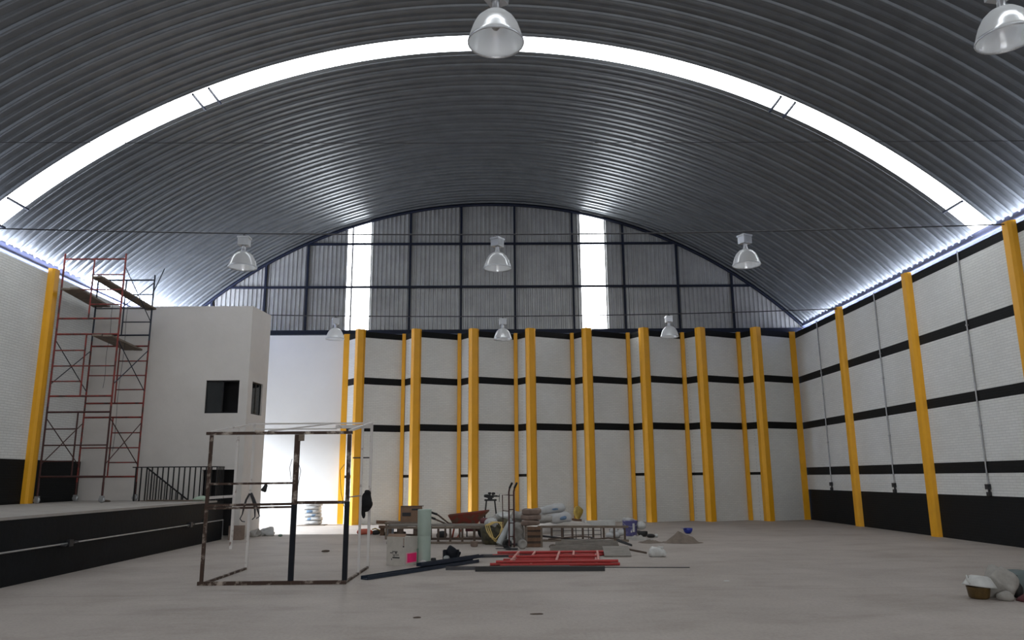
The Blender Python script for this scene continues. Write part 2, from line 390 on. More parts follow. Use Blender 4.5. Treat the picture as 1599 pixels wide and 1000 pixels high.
# roof: ribbed self-supporting arch sheets
NA = 112
def roof_strip(b, y0, y1, r0, r1, mi=0, a0=None, a1=None):
    a0 = A0 if a0 is None else a0; a1 = A1 if a1 is None else a1
    n = NA; P = [[arcp(a0 + (a1 - a0) * k / n, r0, y0) for k in range(n + 1)], [arcp(a0 + (a1 - a0) * k / n, r1, y1) for k in range(n + 1)]]
    b.grid(P[::-1], mi, True)
def roof_run(b, ya, yb):
    if yb > 25: roof_strip(b, ya, ya + .16, RR + .06, RR + .06); ya += .16
    y = ya; k = 0
    while y < yb - 0.01:
        per = 0.305; d = 0.044 if k % 2 else 0.024
        pr = [(0, 0), (0.17, 0), (0.20, -d), (0.215, -d - 0.01), (0.25, -d - 0.01), (0.265, -d), (0.295, 0), (per, 0)]
        for (u0, d0), (u1, d1) in zip(pr, pr[1:]):
            q0, q1 = min(y + u0, yb), min(y + u1, yb)
            if q1 > q0: roof_strip(b, q0, q1, RR + d0 + 0.06, RR + d1 + 0.06)
        y += per; k += 1
SK = [(18.16, 18.92), (5.2, 5.96)]  # second band is an added skylight, out of view, to brighten the floor
b = MB(); roof_run(b, YF - 0.2, SK[1][0]); roof_run(b, SK[1][1], SK[0][0]); roof_run(b, SK[0][1], 31.0)
struct(b.build('ceiling', MROOF))
for i, (y0, y1) in enumerate(SK):
    b = MB(); roof_strip(b, y0 - 0.02, y1 + 0.02, RR + 0.07, RR + 0.07)
    w = struct(b.build('window_%d' % (i + 1), MSKY))
    if i == 0:
        for x in (-7.95, -7.55, 7.42, 7.78, 11.85, -12.35, -12.9):
            a = math.asin((x - XC) / RR); m = MB()
            m.bar(arcp(a, RR - 0.03, y0 - 0.05), arcp(a, RR - 0.03, y1 + 0.05), 0.05)
            m.build('glazing_bar', MNAVY, w)
        m = MB(); m.tube([arcp(A0 + (A1 - A0) * k / NA, RR - 0.0, y1 + 0.11) for k in range(NA + 1)], .007, 6); m.build('flashing', MROOF, w)

# gable of upright ribbed sheets with two translucent strips
GY = 30.72; GW = [(-6.40, -5.43), (3.43, 4.45)]
b = MB()
def gable_run(xa, xb):
    x = xa
    while x < xb - 1e-4:
        pr = [(0, 0), (0.05, 0), (0.075, -0.03), (0.125, -0.03), (0.15, 0), (0.18, 0)]
        for (u0, d0), (u1, d1) in zip(pr, pr[1:]):
            q0, q1 = min(x + u0, xb), min(x + u1, xb)
            if q1 <= q0: continue
            for za, zb, dd, kk in ((7.5, 9.55, 0.0, 1.5), (9.53, 99, -0.012, 1.0)):
                t0, t1 = min(zb, arc_z(q0) + 0.02), min(zb, arc_z(q1) + 0.02)
                if t0 < za or t1 < za: continue
                b.face([(q0, GY + d0 * kk + dd, za), (q1, GY + d1 * kk + dd, za), (q1, GY + d1 * kk + dd, t1), (q0, GY + d0 * kk + dd, t0)], 0)
        x += 0.18
gable_run(-13.3, GW[0][0]); gable_run(GW[0][1], GW[1][0]); gable_run(GW[1][1], 12.7)
struct(b.build('wall_gable', MGAB))
for i, (x0, x1) in enumerate(GW):
    b = MB(); n = 8; xx = [x0 + (x1 - x0) * k / n for k in range(n + 1)]
    b.grid([[(x, GY, 7.62) for x in xx], [(x, GY, arc_z(x) + 0.02) for x in xx]], 0, False)
    struct(b.build('window_%d' % (i + 3), MGSK))
tn = [0]
def trim(bm, m):
    tn[0] += 1; return struct(bm.build('trim_%d' % tn[0], m))
b = MB(); b.tube([arcp(A0 + (A1 - A0) * k / 80, RR - 0.06, GY - 0.11) for k in range(81)], 0.065, 6); trim(b, MNAVY)
for z in (9.53, 11.40):
    hx = math.sqrt((RR - 0.1) ** 2 - (z - ZC) ** 2); b = MB(); b.box(XC - hx, XC + hx, GY - 0.13, GY - 0.055, z - 0.045, z + 0.045); trim(b, MNAVY)
b = MB(); b.box(-12.9, 12.5, GY - 0.16, GY - 0.04, 7.52, 7.70); trim(b, MNAVY)
for x, w in ((-11.9, .09), (-9.74, .09), (-8.02, .09), (-6.17, .055), (-3.75, .09), (-1.61, .09), (0.64, .09), (3.08, .075), (5.22, .09), (7.47, .09), (9.74, .09)):
    b = MB(); b.box(x - w / 2, x + w / 2, GY - 0.135, GY - 0.05, 7.6, arc_z(x) - 0.08); trim(b, MNAVY)
# eave beams
b = MB(); b.box(12.58, 12.72, YF, 30.6, 7.52, 7.97); b.box(12.52, 12.60, YF, 30.6, 7.74, 7.77); trim(b, MBEAM)
b = MB(); b.box(-13.38, -13.2, YF, 30.6, 7.52, 7.97); b.box(-13.22, -13.14, YF, 30.6, 7.72, 7.75); trim(b, MBEAM)

# ------------------------------------------------------------------ columns
for i, x in enumerate(RID):
    b = MB(); b.prism([(-.20, .16), (-.165, -.04), (-.05, -.13), (.16, -.035), (.22, .13), (0, .06)], 0, 7.56)
    tag(b.build('wall_column', MYEL, loc=(x, YR, 0)), 'wide yellow column on a ridge of the folded back wall, %s wide one from the left' % ORD[i], 'column', 'wide ridge columns of the back wall')
for i, x in enumerate(VAL):
    w = 0.14 if i in (0, 8) else 0.085
    b = MB(); b.prism([(-w, -.02), (-w * .8, -.16), (w * .8, -.16), (w, -.02)], 0, 7.5)
    lab = {0: 'yellow column at the left end of the folded back wall', 8: 'yellow column in the right-hand corner where back and side wall meet'}.get(i, 'thin yellow column in a valley of the folded back wall, %s thin one from the left' % ORD[i - 1])
    tag(b.build('wall_column', MYEL, loc=(x - (0.14 if i == 8 else 0), YB, 0)), lab, 'column', 'narrow valley columns of the back wall')
for i, y in enumerate((26.25, 21.65, 17.0)):
    b = MB(); b.prism([(0, .18), (-.10, .15), (-.16, .10), (-.16, -.10), (-.10, -.16), (0, -.19)], 0, 7.58)
    lab = ['yellow column on the right-hand wall, standing nearest the corner', 'yellow column in the middle of the right-hand wall', 'nearest yellow column on the right-hand wall, at the photo edge'][i]
    tag(b.build('wall_column', MYEL, loc=(RX, y, 0)), lab, 'column', 'right wall columns')
b = MB(); b.prism([(0, -.17), (.10, -.15), (.16, -.10), (.16, .12), (.10, .16), (0, .18)], 1.13, 7.62)
tag(b.build('wall_column', MYEL, loc=(LX, 20.98, 0)), 'yellow column on the left-hand wall beside the scaffold tower', 'column')

# conduits down the right-hand wall
for i, y in enumerate((28.26, 23.72, 19.12)):
    t = thing('wall_conduit', ['thin grey conduit on the right wall, nearest the back corner', 'thin grey conduit on the right wall between the two far columns', 'thin grey conduit on the right wall, nearest the camera'][i], 'pipe', (RX - 0.02, y, 0), group='conduits on the right wall')
    b = MB(); b.tube([(-.01, 0, 1.45), (-.01, 0, 7.5)], 0.02, 6); b.build('pipe', MGALV, t)
    for z in (2.9, 4.7, 5.5, 6.6):
        b = MB(); b.box(-.035, .015, -.03, .03, z - .02, z + .02); b.build('clamp', MGALV, t)
    b = MB(); b.box(-.07, .015, -.06, .06, 1.32, 1.45); b.build('junction_box', MSTL, t)
    b = MB(); b.box(-.06, .015, -.05, .05, 1.16, 1.26); b.box(-.03, .01, -.02, .02, 1.26, 1.32); b.build('socket', MSTL, t)

# ------------------------------------------------------------------ tie rods and lamps
for y, lab, r in ((26.2, 'thin steel tie rod across the hall carrying the far row of lamps', .018), (17.0, 'thin steel tie rod across the hall carrying the middle row of lamps', .015), (12.4, 'bare thin steel tie rod crossing in front of the roof skylight', .006), (7.8, 'thin steel tie rod carrying the nearest lamps', .015)):
    b = MB(); b.tube([(LX + .02 + (RX - LX - .04) * k / 20, y, 7.53 + (.08 if y == 7.8 else 0) - (.22 if y != 12.4 else .05) * (1 - ((k - 10) / 10) ** 2)) for k in range(21)], r, 6)
    tag(b.build('tie_rod', MSTL), lab, 'rod', 'tie rods')
def rod_z(x): 
    k = (x - LX - .02) / (RX - LX - .04) * 20
    return 7.53 - .22 * (1 - ((k - 10) / 10) ** 2)
lampS = [(-5.96, 17.0, 'left-hand clear dome lamp of the middle row, over the scaffold side'), (-0.05, 17.0, 'clear dome lamp hanging in the centre of the middle row'), (5.79, 17.0, 'right-hand clear dome lamp of the middle row'),
         (-5.79, 26.2, 'far small dome lamp in front of the left gable strip'), (0.1, 26.2, 'far small dome lamp in the centre before the back wall'), (6.0, 26.2, 'far small dome lamp to the right of the right gable strip'),
         (-0.03, 7.8, 'nearest and largest clear dome lamp at the top centre'), (5.87, 7.8, 'clear dome lamp cut off at the top right corner')]
def lamp_proto(label):
    t = thing('high_bay_lamp', label, 'lamp', group='high bay dome lamps')
    # origin at the rim plane
    b = MB(); n = 48
    prof = [(.318, 0), (.318, .01), (.305, .05), (.285, .12), (.258, .20), (.215, .28), (.15, .345), (.085, .375), (.05, .385)]
    rows = []
    for r, z in prof: rows.append([(r * (1 + .008 * (k % 2)) * math.cos(2 * PI * k / n), r * (1 + .008 * (k % 2)) * math.sin(2 * PI * k / n), z) for k in range(n)])
    for r, z in prof[::-1]: rows.append([((r - .006) * math.cos(2 * PI * k / n), (r - .006) * math.sin(2 * PI * k / n), z - .003) for k in range(n)])
    b.grid(rows, 0, True, cu=True, cv=True); refl = b.build('reflector', MLAMP, t)
    b = MB(); b.lathe([(.322, -.012), (.326, 0), (.322, .014), (.314, .014), (.312, -.012), (.322, -.012)], 32); b.build('rim', MALU, refl)
    b = MB(); b.lathe([(0, .37), (.058, .372), (.058, .40), (.048, .42), (.04, .5), (.052, .52), (0, .52)], 16); b.build('neck', MALU, t)
    b = MB(); b.lathe([(0, .375), (.035, .37), (.04, .33), (.06, .27), (.055, .20), (.03, .165), (0, .155)], 16); b.build('bulb', MBULB, t)
    bx = MB(); bx.box(-.12, .12, -.105, .105, .52, .70)
    for k in range(-3, 4): bx.box(k * .034 - .006, k * .034 + .006, -.115, .115, .54, .69)
    bal = bx.build('ballast_box', MALU, t)
    l = MB(); l.box(-.135, .135, -.12, .12, .69, .73); l.build('lid', MALU, bal)
    h = MB(); h.box(-.02, .02, -.05, .05, .73, .78); h.tube([(0, 0, .78), (0, .02, .81), (0, 0, .82), (0, 0, .83)], .008, 6); h.build('hook', MSTL, t)
    return t
LP = None
for x, y, lab in lampS:
    z = rod_z(x) - 0.82 + (.08 if y < 10 else 0)
    if LP is None: LP = lamp_proto(lab); LP.location = (x, y, z)
    else: dup(LP, (x, y, z), random.uniform(0, 3), lab)

# ------------------------------------------------------------------ raised platform along the left wall
HS = 1.13; SX = -8.2
t = thing('raised_platform', 'long raised concrete platform with black painted face along the left wall', 'platform', (SX, 8.5, 0))
b = MB(); X0 = LX - SX + .02
b.box(X0, 0, YF + .05 - 8.5, 22.55 - 8.5, 0, HS - .05); b.box(X0, -10.62 - SX, 22.55 - 8.5, 23.53 - 8.5, 0, HS - .05); b.build('platform_wall', MSTG, t)
b = MB(); b.box(X0, .015, YF + .05 - 8.5, 22.56 - 8.5, HS - .05, HS); b.box(X0, -10.62 - SX, 22.56 - 8.5, 23.53 - 8.5, HS - .05, HS); b.build('platform_slab', MSLAB, t)
b = MB()
for k in range(6):
    z = HS - (k + 1) * HS / 7; x = -10.62 - SX + k * .27
    b.box(x, x + .27, 22.57 - 8.5, 23.53 - 8.5, 0, z)
b.build('steps', MSLAB, t)
# low wall stub at platform end
b = MB(); b.box(-0.14, 0, 22.55 - 8.5, 23.14 - 8.5, 0, HS - .02); b.build('end_wall', MSTG, t)
# conduit on the platform face
t = thing('platform_conduit', 'thin galvanised conduit running along the black platform face', 'pipe', (SX, 0, 0))
b = MB(); b.tube([(.025, YF + .1, .56), (.025, 23.1, .56), (.025, 23.12, .05)], .016, 6); b.build('pipe', MGALV, t)
for y in (15.0, 20.7):
    b = MB(); b.box(.0, .07, y - .07, y + .07, .50, .62); b.tube([(.03, y - .3, .545), (.06, y - .18, .52), (.03, y - .06, .55)], .015, 6); b.tube([(.03, y + .06, .55), (.06, y + .16, .58), (.03, y + .3, .56)], .015, 6); b.build('junction_box', MSTL, t)
b = MB(); b.lathe([(0, 0), (.09, .0), (.10, .02), (.09, .045), (0, .05)], 16, M=Matrix.Translation((0, 21.75, .60)) @ Matrix.Rotation(PI / 2, 4, 'Y'))
tag(b.build('round_cover', MBOX, loc=(SX, 0, 0)), 'round pale cover fixed on the platform face conduit beside the booth frame', 'cover')

# ------------------------------------------------------------------ office block
OY, OX = 23.55, -7.84; OT = 7.12
b = MB()
def wallrect(b, org, d, n, L, H, holes, th, mi=0):
    # wall of boxes round rectangular holes; org at floor, d along, n outward behind
    xs = sorted({0, L} | {h[0] for h in holes} | {h[1] for h in holes}); zs = sorted({0, H} | {h[2] for h in holes} | {h[3] for h in holes})
    M = Matrix(((d[0], n[0], 0, org[0]), (d[1], n[1], 0, org[1]), (0, 0, 1, 0), (0, 0, 0, 1)))
    for x0, x1 in zip(xs, xs[1:]):
        for z0, z1 in zip(zs, zs[1:]):
            xm, zm = (x0 + x1) / 2, (z0 + z1) / 2
            if any(h[0] < xm < h[1] and h[2] < zm < h[3] for h in holes): continue
            b.box(x0, x1, 0, th, z0, z1, mi, M)
L1 = OX - LX
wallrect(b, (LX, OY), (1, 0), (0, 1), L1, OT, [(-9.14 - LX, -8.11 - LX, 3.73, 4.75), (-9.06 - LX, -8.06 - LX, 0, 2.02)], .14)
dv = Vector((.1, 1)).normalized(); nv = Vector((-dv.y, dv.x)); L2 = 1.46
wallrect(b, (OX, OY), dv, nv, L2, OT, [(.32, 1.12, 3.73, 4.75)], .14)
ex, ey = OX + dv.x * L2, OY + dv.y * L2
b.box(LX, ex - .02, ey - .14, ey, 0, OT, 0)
b.box(LX, ex - .1, ey - .17, ey - .141, 0, OT - .35, 1)  # thin dark sheet, the room's shade put into its colour
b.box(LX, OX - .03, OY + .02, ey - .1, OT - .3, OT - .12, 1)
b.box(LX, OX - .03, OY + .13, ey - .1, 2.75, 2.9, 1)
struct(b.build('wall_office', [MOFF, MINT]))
for nm, (o, d, n, x0, x1) in {'window_5': ((LX, OY), (1, 0), (0, 1), -9.14 - LX, -8.11 - LX), 'window_6': ((OX, OY), dv, nv, .32, 1.12)}.items():
    M = Matrix(((d[0], n[0], 0, o[0]), (d[1], n[1], 0, o[1]), (0, 0, 1, 0), (0, 0, 0, 1)))
    f = MB()
    for a0, a1, z0, z1 in ((x0, x1, 3.73, 3.77), (x0, x1, 4.71, 4.75), (x0, x0 + .04, 3.73, 4.75), (x1 - .04, x1, 3.73, 4.75), ((x0 + x1) / 2 - .02, (x0 + x1) / 2 + .02, 3.73, 4.75)):
        f.box(a0, a1, .05, .09, z0, z1, 0, M)
    w = struct(f.build(nm, MBLKM))
    g = MB(); xm = (x0 + x1) / 2
    g.box(x0 + .04, xm - .02, .065, .072, 3.77, 4.71, 0, M)
    if nm == 'window_6': g.box(xm + .02, x1 - .04, .065, .072, 3.77, 4.71, 0, M)
    g.build('pane', MGLS, w)
b = MB(); b.blob((-8.45, 24.2, OT - .01), .26, .2, .14, .8, .04, 3, flat=OT - .115)
tag(b.build('bundle', MSACKB), 'small brown bundle lying on the roof of the plastered office block', 'bundle')

# stair railing
t = thing('stair_railing', 'black steel railing guarding the stair opening at the end of the raised platform', 'railing', (-10.7, 22.58, HS))
b = MB(); b.bar((0, 0, .96), (2.44, 0, .96), .045, .03); b.build('top_rail', MBLKM, t)
for k in range(16):
    b = MB(); x = .1 + k * .156; b.bar((x, 0, 0), (x, 0, .95), .03); b.build('baluster', MBLKM, t)
b = MB(); b.bar((2.44, 0, .96), (2.44, .55, .96), .045, .03); b.build('return_rail', MBLKM, t)
for y in (.14, .27, .40, .54):
    b = MB(); b.bar((2.44, y, 0), (2.44, y, .95), .026); b.build('baluster', MBLKM, t)
t = thing('stair_handrail', 'sloping black handrail with balusters down the office stair behind the railing', 'railing', (-10.66, 23.42, 0))
sl = .74
b = MB(); b.bar((0, 0, 2.08), (1.55, 0, 2.08 - 1.55 * sl), .045, .035); b.build('handrail', MBLKM, t)
for k in range(9):
    x = .06 + k * .17; st = min(int(x / .27), 6); z0 = max(HS - (st + 1) * HS / 7, 0) if x > .04 else HS
    b = MB(); b.bar((x, 0, z0), (x, 0, 2.06 - x * sl), .022); b.build('baluster', MBLKM, t)

# bits on the platform
for x0, y0, x1, y1, lab in ((-10.3, 22.42, -8.7, 22.05, 'long thin board lying on the platform edge nearest the railing'), (-10.05, 22.3, -8.28, 21.62, 'thin warped board lying on the platform, nearer the edge')):
    b = MB(); zz = HS + (.012 if y0 > 22.4 else .034); b.bar((x0, y0, zz), (x1, y1, zz), .09, .02); tag(b.build('board', MWOOD), lab, 'board', 'boards on the platform')
b = MB(); b.blob((-8.5, 22.15, HS + .05), .22, .13, .09, .8, .05, 5, flat=HS + .005)
tag(b.build('plastic_bag', MGRNB), 'crumpled pale green plastic bag on the end of the platform', 'bag')
b = MB(); b.blob((-11.2, 22.2, HS + .02), .12, .08, .04, .9, .02, 6, flat=HS + .004)
tag(b.build('rubble_lump', MWOODD), 'small dark lump of rubble under the scaffold tower', 'rubble')

# ------------------------------------------------------------------ scaffold tower
t = thing('scaffold_tower', 'tall red and dark blue scaffold tower on castors standing on the platform', 'scaffold', (-12.45, 21.03, HS))
W = 1.73; DY = 1.87
def frame(y, z0, m, inner, side, diag=True):
    b = MB(); top = z0 + 1.76; r = .026
    for x in (0, W): b.tube([(x, y, z0 - .27), (x, y, top + .16)], r, 8)
    b.tube([(0, y, top), (W, y, top)], r, 8); b.tube([(0, y, z0 + .02), (W, y, z0 + .02)], r, 8)
    b.tube([(inner, y, z0 + .02), (inner, y, top)], .022, 8)
    for k, z in enumerate((.43, .86, 1.30)):
        xa, xb = (0, inner) if side < 0 else (inner, W)
        if z == .86: xa, xb = 0, W
        b.tube([(xa, y, z0 + z), (xb, y, z0 + z)], .018, 8)
    return b.build('frame', m, t)
fr = [(.68, MDKR), (2.86, MRED), (5.05, MRED)]  # lowest front frame is darker red, its shadow put into the colour
for z0, m in fr: frame(0, z0 - .0, m, .85, -1 if z0 < 4 else 1)
for z0, m in ((.68, MRED), (2.84, MRED), (4.92, MDKS)): frame(DY, z0, m, .87, 1)
for x, y in ((0, 0), (W, 0), (0, DY), (W, DY)):
    b = MB(); b.tube([(x, y, .12), (x, y, .55)], .03, 8); b.build('leg', MDKR, t)
    c = MB(); c.lathe([(0, -.03), (.075, -.03), (.085, -.015), (.085, .015), (.075, .03), (0, .03)], 16, M=Matrix.Translation((x, y, .086)) @ Matrix.Rotation(PI / 2, 4, 'X'))
    w = c.build('castor', MGALV, t)
    c = MB(); U = [(-.042, .06), (-.042, .19), (.042, .19), (.042, .06), (.034, .06), (.034, .178), (-.034, .178), (-.034, .06)]
    P = [[(x + sx, y + u, z) for u, z in U] for sx in (-.05, .05)]; c.grid(P, 0, False, cv=True)
    for sx in (-.05, .05):
        for q in ((0, 1, 6, 7), (1, 2, 5, 6), (2, 3, 4, 5)): c.face([(x + sx, y + U[k][0], U[k][1]) for k in q])
    c.build('fork', MGALV, w)
for x in (0.0, W):
    for k, z0 in enumerate((.68, 2.86, 5.0)):
        if k == 2 and x == 0: continue
        for za, zb in ((.35, 1.6), (1.6, .35)):
            b = MB(); b.tube([(x, 0, z0 + za), (x, DY, z0 + zb)], .014, 6); b.build('cross_brace', MDKS if k != 0 else MDKR, t)
b = MB(); b.tube([(W + .02, DY, 6.35), (W + .28, DY, 7.05)], .016, 6); b.build('loose_tube', MDKS, t)
for xn, xr, w, zn, zr, n, lab in ((.06, -.12, .54, 5.90, 5.87, 2, 'dark weathered plank on the left of the scaffold tower'), (.92, 1.46, .34, 6.21, 5.80, 2, 'highest and thickest plank slanting across the top of the scaffold tower'), (1.10, .98, .52, 4.55, 4.51, 2, 'lower plank halfway up the scaffold tower')):
    tt = thing('scaffold_plank', lab, 'plank', (-12.45, 21.03, HS), group='scaffold planks')
    for k in range(n):
        b = MB(); o = random.uniform(-.06, .06); q = (k + .5) * w / n; sx_ = (xr - xn) / 1.87; sz_ = (zr - zn) / 1.87
        b.bar((xn + q - .14 * sx_, -.14 + o, zn - .14 * sz_), (xr + q + .14 * sx_, 2.01 + o, zr + .14 * sz_), w / n - .012, .05); b.build('board', MWOOD, tt)
for x, z0, z1, lab in ((1.0, 3.2, 5.9, 'left-hand'), (1.45, 1.4, 6.1, 'right-hand')):
    b = MB(); b.tube([(-12.45 + x + .02 * math.sin(k * 1.3), 21.9 + .01 * k, HS + z0 + (z1 - z0) * k / 10) for k in range(11)], .006, 5)
    tag(b.build('thin_rope', MSTL), 'thin dark cord hanging from the scaffold planks, the %s one' % lab, 'cord', 'cords on the scaffold')

# ------------------------------------------------------------------ open booth frame
FX0, FX1, FM, FYF, FYR = -4.96, -2.60, -3.49, 13.2, 15.45
t = thing('booth_frame', 'open rectangular booth frame of rusty and white steel bars standing on the floor', 'frame', (FX0, FYF, 0))
def part(name, m, *bars):
    b = MB()
    for a, c, w, h in bars:
        b.bar((a[0] - FX0, a[1] - FYF, a[2]), (c[0] - FX0, c[1] - FYF, c[2]), w, h)
    return b.build(name, m, t)
part('sill', MRUST, ((FX0 - .06, FYF, .03), (FX1 + .03, FYF, .03), .05, .06))
part('corner_post', MRUST, ((FX0, FYF, .06), (FX0, FYF, 2.46), .05, .05))
part('mid_post', MNVY2, ((FM, FYF, .06), (FM, FYF, 1.29), .085, .06))
part('mid_post', MRUST, ((FM, FYF, 1.29), (FM, FYF, 2.46), .085, .06))
part('corner_post', MNVY2, ((FX1, FYF, .06), (FX1, FYF, 1.33), .08, .06))
part('corner_post', MRUST, ((FX1, FYF, 1.33), (FX1, FYF, 2.46), .065, .05))
part('top_rail', MRUST, ((FX0 - .09, FYF, 2.49), (FX1 + .05, FYF, 2.49), .05, .05))
part('middle_rail', MRUST, ((FX0, FYF - .005, 1.64), (FM - .04, FYF - .005, 1.645), .035, .035))
part('middle_rail', MRUST, ((FX0, FYF, 1.285), (FM - .04, FYF, 1.30), .04, .04), ((FX0, FYF, 1.235), (FM - .04, FYF, 1.25), .03, .035))
part('middle_rail', MRUST, ((FM + .04, FYF, 1.32), (FX1 - .04, FYF, 1.32), .04, .05))
part('rear_post', MPEEL, ((FX0, FYR, 0), (FX0, FYR, 2.82), .045, .045))
part('rear_post', MPEEL, ((FX1, FYR, 0), (FX1, FYR, 2.82), .05, .05))
part('side_post', MPEEL, ((FX1, 14.45, .03), (FX1, 14.45, 2.68), .04, .04))
part('side_post', MPEEL, ((FX0, 14.52, .46), (FX0, 14.52, 2.68), .045, .045))
part('side_rail', MPEEL, ((FX0, FYF, 1.41), (FX0, 14.52, 1.41), .035, .045))
part('side_rail', MGALV, ((FX1, FYF, 1.40), (FX1, 14.45, 1.40), .02, .02))
part('side_sill', MRUST, ((FX1, FYF, .02), (FX1, FYR, .02), .04, .04))
part('side_sill', MRUST, ((FX0, FYF, .02), (FX0, FYR, .02), .04, .04))
part('roof_rail', MPEEL, ((FX0, FYF, 2.52), (FX0, FYR, 2.81), .035, .035))
part('roof_rail', MPEEL, ((FX1, FYF, 2.52), (FX1, FYR, 2.81), .04, .04))
part('roof_rail', MPEEL, ((-4.0, FYF, 2.52), (-3.35, FYR, 2.81), .025, .025))
part('rear_rail', MPEEL, ((FX0, FYR, 2.81), (FX1, FYR, 2.81), .03, .03))
part('rear_rail', MPEEL, ((FX0, FYR, 2.70), (-3.3, FYR, 2.70), .025, .025))
part('rear_rail', MPEEL, ((-3.32, FYR - .02, 2.74), (FX1, FYR - .02, 2.74), .04, .07))
part('bracket', MWOOD, ((FM + .08, FYF - .04, 2.35), (FM + .08, FYF - .04, 2.46), .09, .03))
part('hook_arm', MSTL, ((-2.96, FYR, 2.12), (FX1, FYR, 2.12), .02, .025))
b = MB()
for pts in ([(-3.55, 13.15, 2.05), (-3.58, 13.13, 1.9), (-3.55, 13.15, 1.7)], [(-3.43, 13.15, 1.95), (-3.39, 13.13, 1.85), (-3.43, 13.15, 1.6)], [(-2.66, 13.15, 1.95), (-2.73, 13.14, 1.85), (-2.70, 13.14, 1.5), (-2.64, 13.15, 1.25)]):
    b.tube([(p[0] - FX0, p[1] - FYF, p[2]) for p in pts], .005, 5)
b.build('wire', MSTL, t)
# things hung on the booth frame
t = thing('hanging_jacket', 'black jacket hung on the rear right post of the booth frame', 'jacket', (-2.65, 15.37, 1.42))
b = MB(); b.blob((0, 0, -.16), .105, .07, .19, .8, .05, 2, fr=6); b.blob((.02, 0, .0), .07, .06, .07, .8, .03, 4, fr=6); b.build('body', MCLOTH, t)
b = MB(); b.blob((-.05, -.02, -.36), .04, .04, .13, .8, .025, 7, fr=6); b.build('sleeve', MCLOTH, t)
b = MB(); b.blob((.04, -.01, -.24), .075, .05, .12, .8, .03, 9, fr=6, ry=.3); b.build('hem', MCLOTH, t)
b = MB(); b.lathe([(0, 0), (.03, 0), (.035, -.04), (.05, -.1), (.04, -.12), (0, -.12)], 12, M=Matrix.Rotation(.4, 4, 'Y')); b.tube([(-.01, 0, .03), (0, 0, -.02)], .02, 6)
tag(b.build('work_lamp', MRUB, loc=(-3.98, 13.2, 1.62)), 'small black clip lamp hanging from the upper rail of the booth frame', 'lamp')
for pts, lab in (([(0, 0, 0), (-.06, 0, -.12), (-.10, 0, -.28), (-.12, 0, -.40), (-.16, 0, -.48), (-.12, 0, -.53), (-.06, 0, -.54)], 'bent steel hook hung on the rear left post of the booth frame, left one'), ([(.02, 0, 0), (.08, 0, -.16), (.12, 0, -.30), (.13, 0, -.45), (.08, 0, -.50)], 'bent steel hook hung on the rear left post of the booth frame, middle one'), ([(.03, 0, .01), (.10, 0, -.12), (.18, 0, -.32), (.22, 0, -.44), (.16, 0, -.48)], 'bent steel hook hung on the rear left post of the booth frame, right one')):
    b = MB(); b.tube(pts, [.02] * 3 + [.011] * (len(pts) - 3), 6)
    tag(b.build('steel_hook', MSTL, loc=(-4.96, 15.40, 1.44)), lab, 'hook', 'hooks on the booth frame')

# ------------------------------------------------------------------ left: carton, green roll and small stuff
t = thing('cardboard_carton', 'dusty white carton with black print and a magenta sticker on the floor', 'box', (-1.92, 15.70, 0))
Mx = Matrix.Rotation(0.5, 4, 'Z')
d1 = Vector((-.385, .20, 0)); d2 = Vector((.215, .36, 0)); H = .56
b = MB(); P = [Vector((0, 0, 0)), d2, d1 + d2, d1]
b.prism([(p.x, p.y) for p in P], 0, H); b.build('body', MBOX, t)
b = MB(); b.face([(P[3].x, P[3].y, H), (P[0].x, P[0].y, H), (P[0].x + .02, P[0].y + .12, H + .05), (P[3].x + .02, P[3].y + .12, H + .05)])
b.face([(P[1].x, P[1].y, H), (P[2].x, P[2].y, H), (P[2].x - .03, P[2].y - .13, H + .035), (P[1].x - .03, P[1].y - .13, H + .035)]); b.build('flap', MCARD, t)
def onface(a, dd, u0, u1, z0, z1, off=.004):
    n = Vector((dd.y, -dd.x, 0)).normalized()
    if n.y > 0: n = -n
    q = [a + dd * u0 + n * off, a + dd * u1 + n * off]
    return [(q[0].x, q[0].y, z0), (q[1].x, q[1].y, z0), (q[1].x, q[1].y, z1), (q[0].x, q[0].y, z1)]
b = MB()
for u0, u1, z0, z1 in ((.38, .68, .265, .28), (.42, .52, .235, .26), (.62, .80, .24, .255), (.3, .65, .205, .215), (.26, .66, .145, .17), (.55, .6, .18, .2), (.68, .72, .11, .14), (.02, .10, .36, .39)):
    b = MB(); b.face(onface(Vector((0, 0, 0)), d1, u0, u1, z0, z1)); b.build('print', MINK, t)
b = MB(); b.face(onface(Vector((0, 0, 0)), d2, .10, .97, .045, .25)); b.build('label_sheet', MMAGL, t)
b = MB(); b.face(onface(Vector((0, 0, 0)), d2, .20, .92, .06, .23, .007)); b.build('sticker', MMAG, t)
b = MB(); b.tube([(-.02, -.006, H - .02), (-.02, -.008, .40)], .006, 5); b.build('tape_edge', MCARD, t)

t = thing('green_sheet_roll', 'tall pale green roll of sheet standing beside the dusty carton', 'roll', (-1.575, 16.13, 0))
b = MB(); b.lathe([(0, .0), (.135, 0), (.137, .02), (.135, .555)], 28); b.build('lower_roll', MGRN, t)
b = MB(); b.lathe([(.134, .555), (.140, .565), (.142, 1.06), (.138, 1.08), (.05, 1.08), (.05, .9), (0, .9)], 28); b.build('upper_roll', MGRN, t)
b = MB(); b.box(-.148, -.09, -.09, -.05, 0, .30); b.build('edge_strip', MGRND, t)
b = MB(); b.blob((.0, -.145, .04), .07, .02, .05, .9, .02, 4, flat=.003); b.build('tape_patch', MBAGW, t)
b = MB(); b.lathe([(0, 0), (.048, 0), (.052, .01), (.052, .11), (.045, .125), (0, .125)], 16); tag(b.build('small_tin', MRUB, loc=(-1.37, 16.0, 0)), 'small black tin at the foot of the green roll', 'tin')
